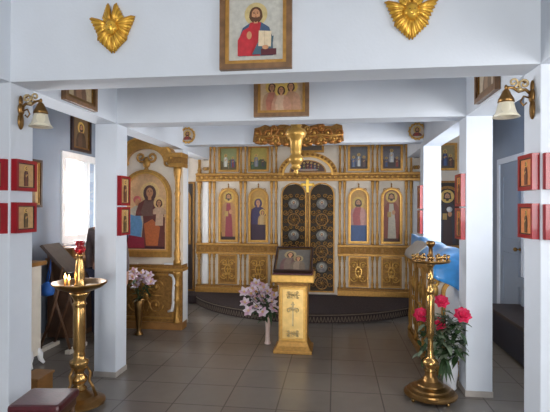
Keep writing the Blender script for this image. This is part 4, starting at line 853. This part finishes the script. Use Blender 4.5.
for i, (x, y, w_, lab) in enumerate(((-3.08, 4.02, 0.2, 'dark brown wooden candle box on white carved table'),)):
    t = thing('candle_box', lab, 'box', (x, y, 0.991)); b = MB(); b.box(-0.16, 0.16, -0.07, 0.07, 0, 0.055, BROWN, 0.005); b.build('box_body', t); b = MB(); b.box(-0.145, 0.145, -0.055, 0.055, 0.055, 0.06, OAK); b.build('lid', t)
# sloped wooden reading desk
rd = thing('reading_desk', 'brown wooden folding reading desk with a sloped top near left window', 'reading desk', (-2.86, 4.62, 0))
b = MB(); sl_ = [(-0.17, 1.10), (-0.14, 1.115), (0.16, 0.815), (0.13, 0.80)]
b.add([(x, y, z) for y in (-0.2, 0.10) for x, z in sl_], [(0, 1, 2, 3), (7, 6, 5, 4), (0, 4, 5, 1), (1, 5, 6, 2), (2, 6, 7, 3), (3, 7, 4, 0)], M('grey brown board', (84, 72, 66), 0.5, var=0.15)); b.build('sloped_top', rd)
b = MB(); b.box(0.125, 0.165, -0.2, 0.10, 0.785, 0.83, DARKW, 0.004); b.build('book_rest', rd)
for y in (-0.18, 0.07):
    for s in (-1, 1):
        b = MB(); b.tube([(-s*0.09, y+0.012*s, 0.955+s*0.07), (0, y+0.012*s, 0.5), (s*0.16, y+0.012*s, 0.04)], [0.016, 0.016, 0.016], BROWN, 6); b.build('leg', rd)
for s in (-1, 1):
    b = MB(); b.box(s*0.16-0.03, s*0.16+0.03, -0.22, 0.11, 0, 0.04, CREAM, 0.006); b.build('foot_rail', rd, label='pale foot rail')
t = thing('bag', 'small blue cloth bag hanging on the side of the reading desk', 'bag', (-2.90, 4.36, 0.60)); 
b = MB(); b.lathe([(0.02, 0.0), (0.06, 0.01), (0.072, 0.05), (0.066, 0.10), (0.03, 0.135), (0.012, 0.145)], BLUEB, 14); b.build('bag_body', t)
b = MB(); b.tube([(-0.012, 0, 0.14), (-0.01, 0.04, 0.25), (0.0, 0.06, 0.36), (0.01, 0.04, 0.25), (0.012, 0, 0.14)], 0.005, BLUEB, 6); b.build('strap', t)
# shelf box with candle boxes at the wall below the window
sh = thing('candle_counter', 'low brown wooden counter under the window in left aisle', 'counter', (-3.075, 5.45, 0))
b = MB(); b.box(-0.18, 0.18, -0.55, 0.55, 0.02, 0.88, BROWN); b.build('counter_body', sh); b = MB(); b.box(-0.2, 0.21, -0.57, 0.57, 0.88, 0.92, OAK, 0.006); b.build('counter_top', sh)
for k in range(2):
    b = MB(); b.box(0.18, 0.195, -0.5+k*0.52, -0.02+k*0.52, 0.08, 0.82, DARKW, 0.005); o = b.build('door', sh); b = MB(); b.ell((0.205, -0.06+k*0.14, 0.5), (0.012, 0.012, 0.012), BRASSD, 8, 6); b.build('knob', o)
for y, w_, h, lab in ((5.06, 0.26, 0.10, 'orange-brown wooden box on near end of window counter'), (5.40, 0.22, 0.07, 'flat orange-brown wooden box in middle of window counter')):
    t = thing('candle_box', lab, 'box', (-3.1, y, 0.921), 0, 'boxes on the window counter'); b = MB(); b.box(-0.13, 0.13, -w_/2, w_/2, 0, h, OAK, 0.005); b.build('box_body', t); b = MB(); b.box(-0.135, 0.135, -w_/2-0.005, w_/2+0.005, h, h+0.018, M('orange wood', (176, 104, 56), 0.5, var=0.15)); b.build('lid', t)
# bench in the right aisle
bn = thing('bench', 'dark wooden bench against the wall in the right aisle', 'bench', (1.93, 5.05, 0))
b = MB(); b.box(-0.2, 0.2, -0.62, 0.62, 0.36, 0.40, DARKW, 0.006); b.build('seat', bn)
b = MB(); b.box(-0.18, 0.18, -0.6, 0.6, 0.03, 0.36, M('navy black paint', (36, 38, 52), 0.5, var=0.1)); b.build('seat_box', bn)
b = MB(); b.box(0.17, 0.20, -0.62, 0.62, 0.60, 0.72, WALLB, 0.006)
for y in (-0.5, 0.5): b.box(0.172, 0.198, y-0.025, y+0.025, 0.399, 0.601, WALLB)
b.build('backrest', bn, label='pale grey backrest rail')

# ================================================================== PERSON behind the second left pillar
def skin_obj(name, chains, mat, parent, sub=2):
    me = bpy.data.meshes.new(name); vs = []; es = []; rs = []; idx = {}
    for ch_ in chains:
        prev = None
        for p, r in ch_:
            key = tuple(round(c, 4) for c in p)
            if key not in idx: idx[key] = len(vs); vs.append(p); rs.append(r)
            i = idx[key]
            if prev is not None and prev != i: es.append((prev, i))
            prev = i
    me.from_pydata(vs, es, []); o = bpy.data.objects.new(name, me); C.objects.link(o)
    md = o.modifiers.new('skin', 'SKIN'); md.use_smooth_shade = True
    lay = me.skin_vertices[0].data if me.skin_vertices else None
    if lay is None:
        bm = bmesh.new(); bm.from_mesh(me); bm.verts.layers.skin.verify(); bm.to_mesh(me); bm.free(); lay = me.skin_vertices[0].data
    for i, r in enumerate(rs): lay[i].radius = (r, r) if not isinstance(r, tuple) else r; lay[i].use_root = (i == 0)
    sd = o.modifiers.new('subdivision', 'SUBSURF'); sd.levels = sub; sd.render_levels = sub
    me.materials.append(mat)
    if parent: o.parent = parent
    return o
pn = thing('person', 'person in grey-brown jacket and dark trousers half hidden behind second left pillar', 'person', (-2.53, 4.86, 0), math.radians(4))
# local: faces +... the figure looks along local +y (towards the left window); x is its right side
pel = ((0, 0, 0.84), 0.115); che = ((0, 0.0, 1.10), 0.125); nek = ((0, 0.005, 1.33), 0.052); hd0 = ((0, 0.02, 1.40), 0.06); hd1 = ((0, 0.03, 1.47), 0.083); hd2 = ((0, 0.02, 1.55), 0.07)
body = [[pel, ((0, 0, 0.97), 0.11), che, ((0, 0, 1.23), 0.105), nek, hd0, hd1, hd2]]
arms = []
for s in (-1, 1):
    sh_ = ((s*0.15, 0, 1.235), 0.052); el = ((s*0.20, 0.03, 0.98), 0.042); wr = ((s*0.205, 0.07, 0.76), 0.027); pm = ((s*0.205, 0.08, 0.70), 0.03)
    body.append([((0, 0, 1.23), 0.105), sh_, el, wr, pm]); arms.append([((0, 0, 1.23), 0.118), (sh_[0], 0.064), (el[0], 0.054), ((s*0.205, 0.066, 0.775), 0.04)])
    for k in range(4):
        fy = 0.08+(0.026-0.017*k); L = (0.06, 0.07, 0.066, 0.05)[k]; body.append([pm, ((s*0.205, fy, 0.675), 0.0095), ((s*0.203, fy, 0.675-L*0.5), 0.0085), ((s*0.194, fy, 0.675-L*0.9), 0.0075)])
    body.append([pm, ((s*0.20, 0.115, 0.675), 0.011), ((s*0.195, 0.122, 0.645), 0.009)])
    body.append([pel, ((s*0.085, 0, 0.78), 0.082), ((s*0.09, 0.01, 0.44), 0.055), ((s*0.09, -0.01, 0.08), 0.036), ((s*0.09, 0.06, 0.035), 0.032), ((s*0.09, 0.13, 0.028), 0.026)])
skin_obj('body', body, SKIN, pn)
skin_obj('jacket', [[((0, 0, 0.80), 0.145), ((0, 0, 0.97), 0.132), ((0, 0, 1.10), 0.14), ((0, 0, 1.23), 0.118), ((0, 0.0, 1.30), 0.062)]]+arms, JACKET, pn)
skin_obj('trousers', [[((0, 0, 0.80), 0.13), ((s*0.088, 0, 0.74), 0.098), ((s*0.09, 0.01, 0.44), 0.075), ((s*0.09, -0.01, 0.075), 0.058)] for s in (-1, 1)], TROUS, pn)
b = MB()
for s in (-1, 1): b.ell((s*0.09, 0.05, 0.035), (0.045, 0.13, 0.035), DARKW, 12, 8)
b.build('shoes', pn)
b = MB(); b.ell((0, 0.005, 1.50), (0.088, 0.098, 0.105), HAIR, 14, 10); b.build('hair', pn)
b = MB()
for s in (-1, 1): b.ell((s*0.03, 0.108, 1.485), (0.012, 0.008, 0.007), DARKW, 8, 6)
b.ell((0, 0.118, 1.462), (0.011, 0.016, 0.02), SKIN, 8, 6); b.ell((0, 0.104, 1.432), (0.02, 0.008, 0.006), P_('mouth', (150, 60, 56)), 8, 6); b.build('face', pn)
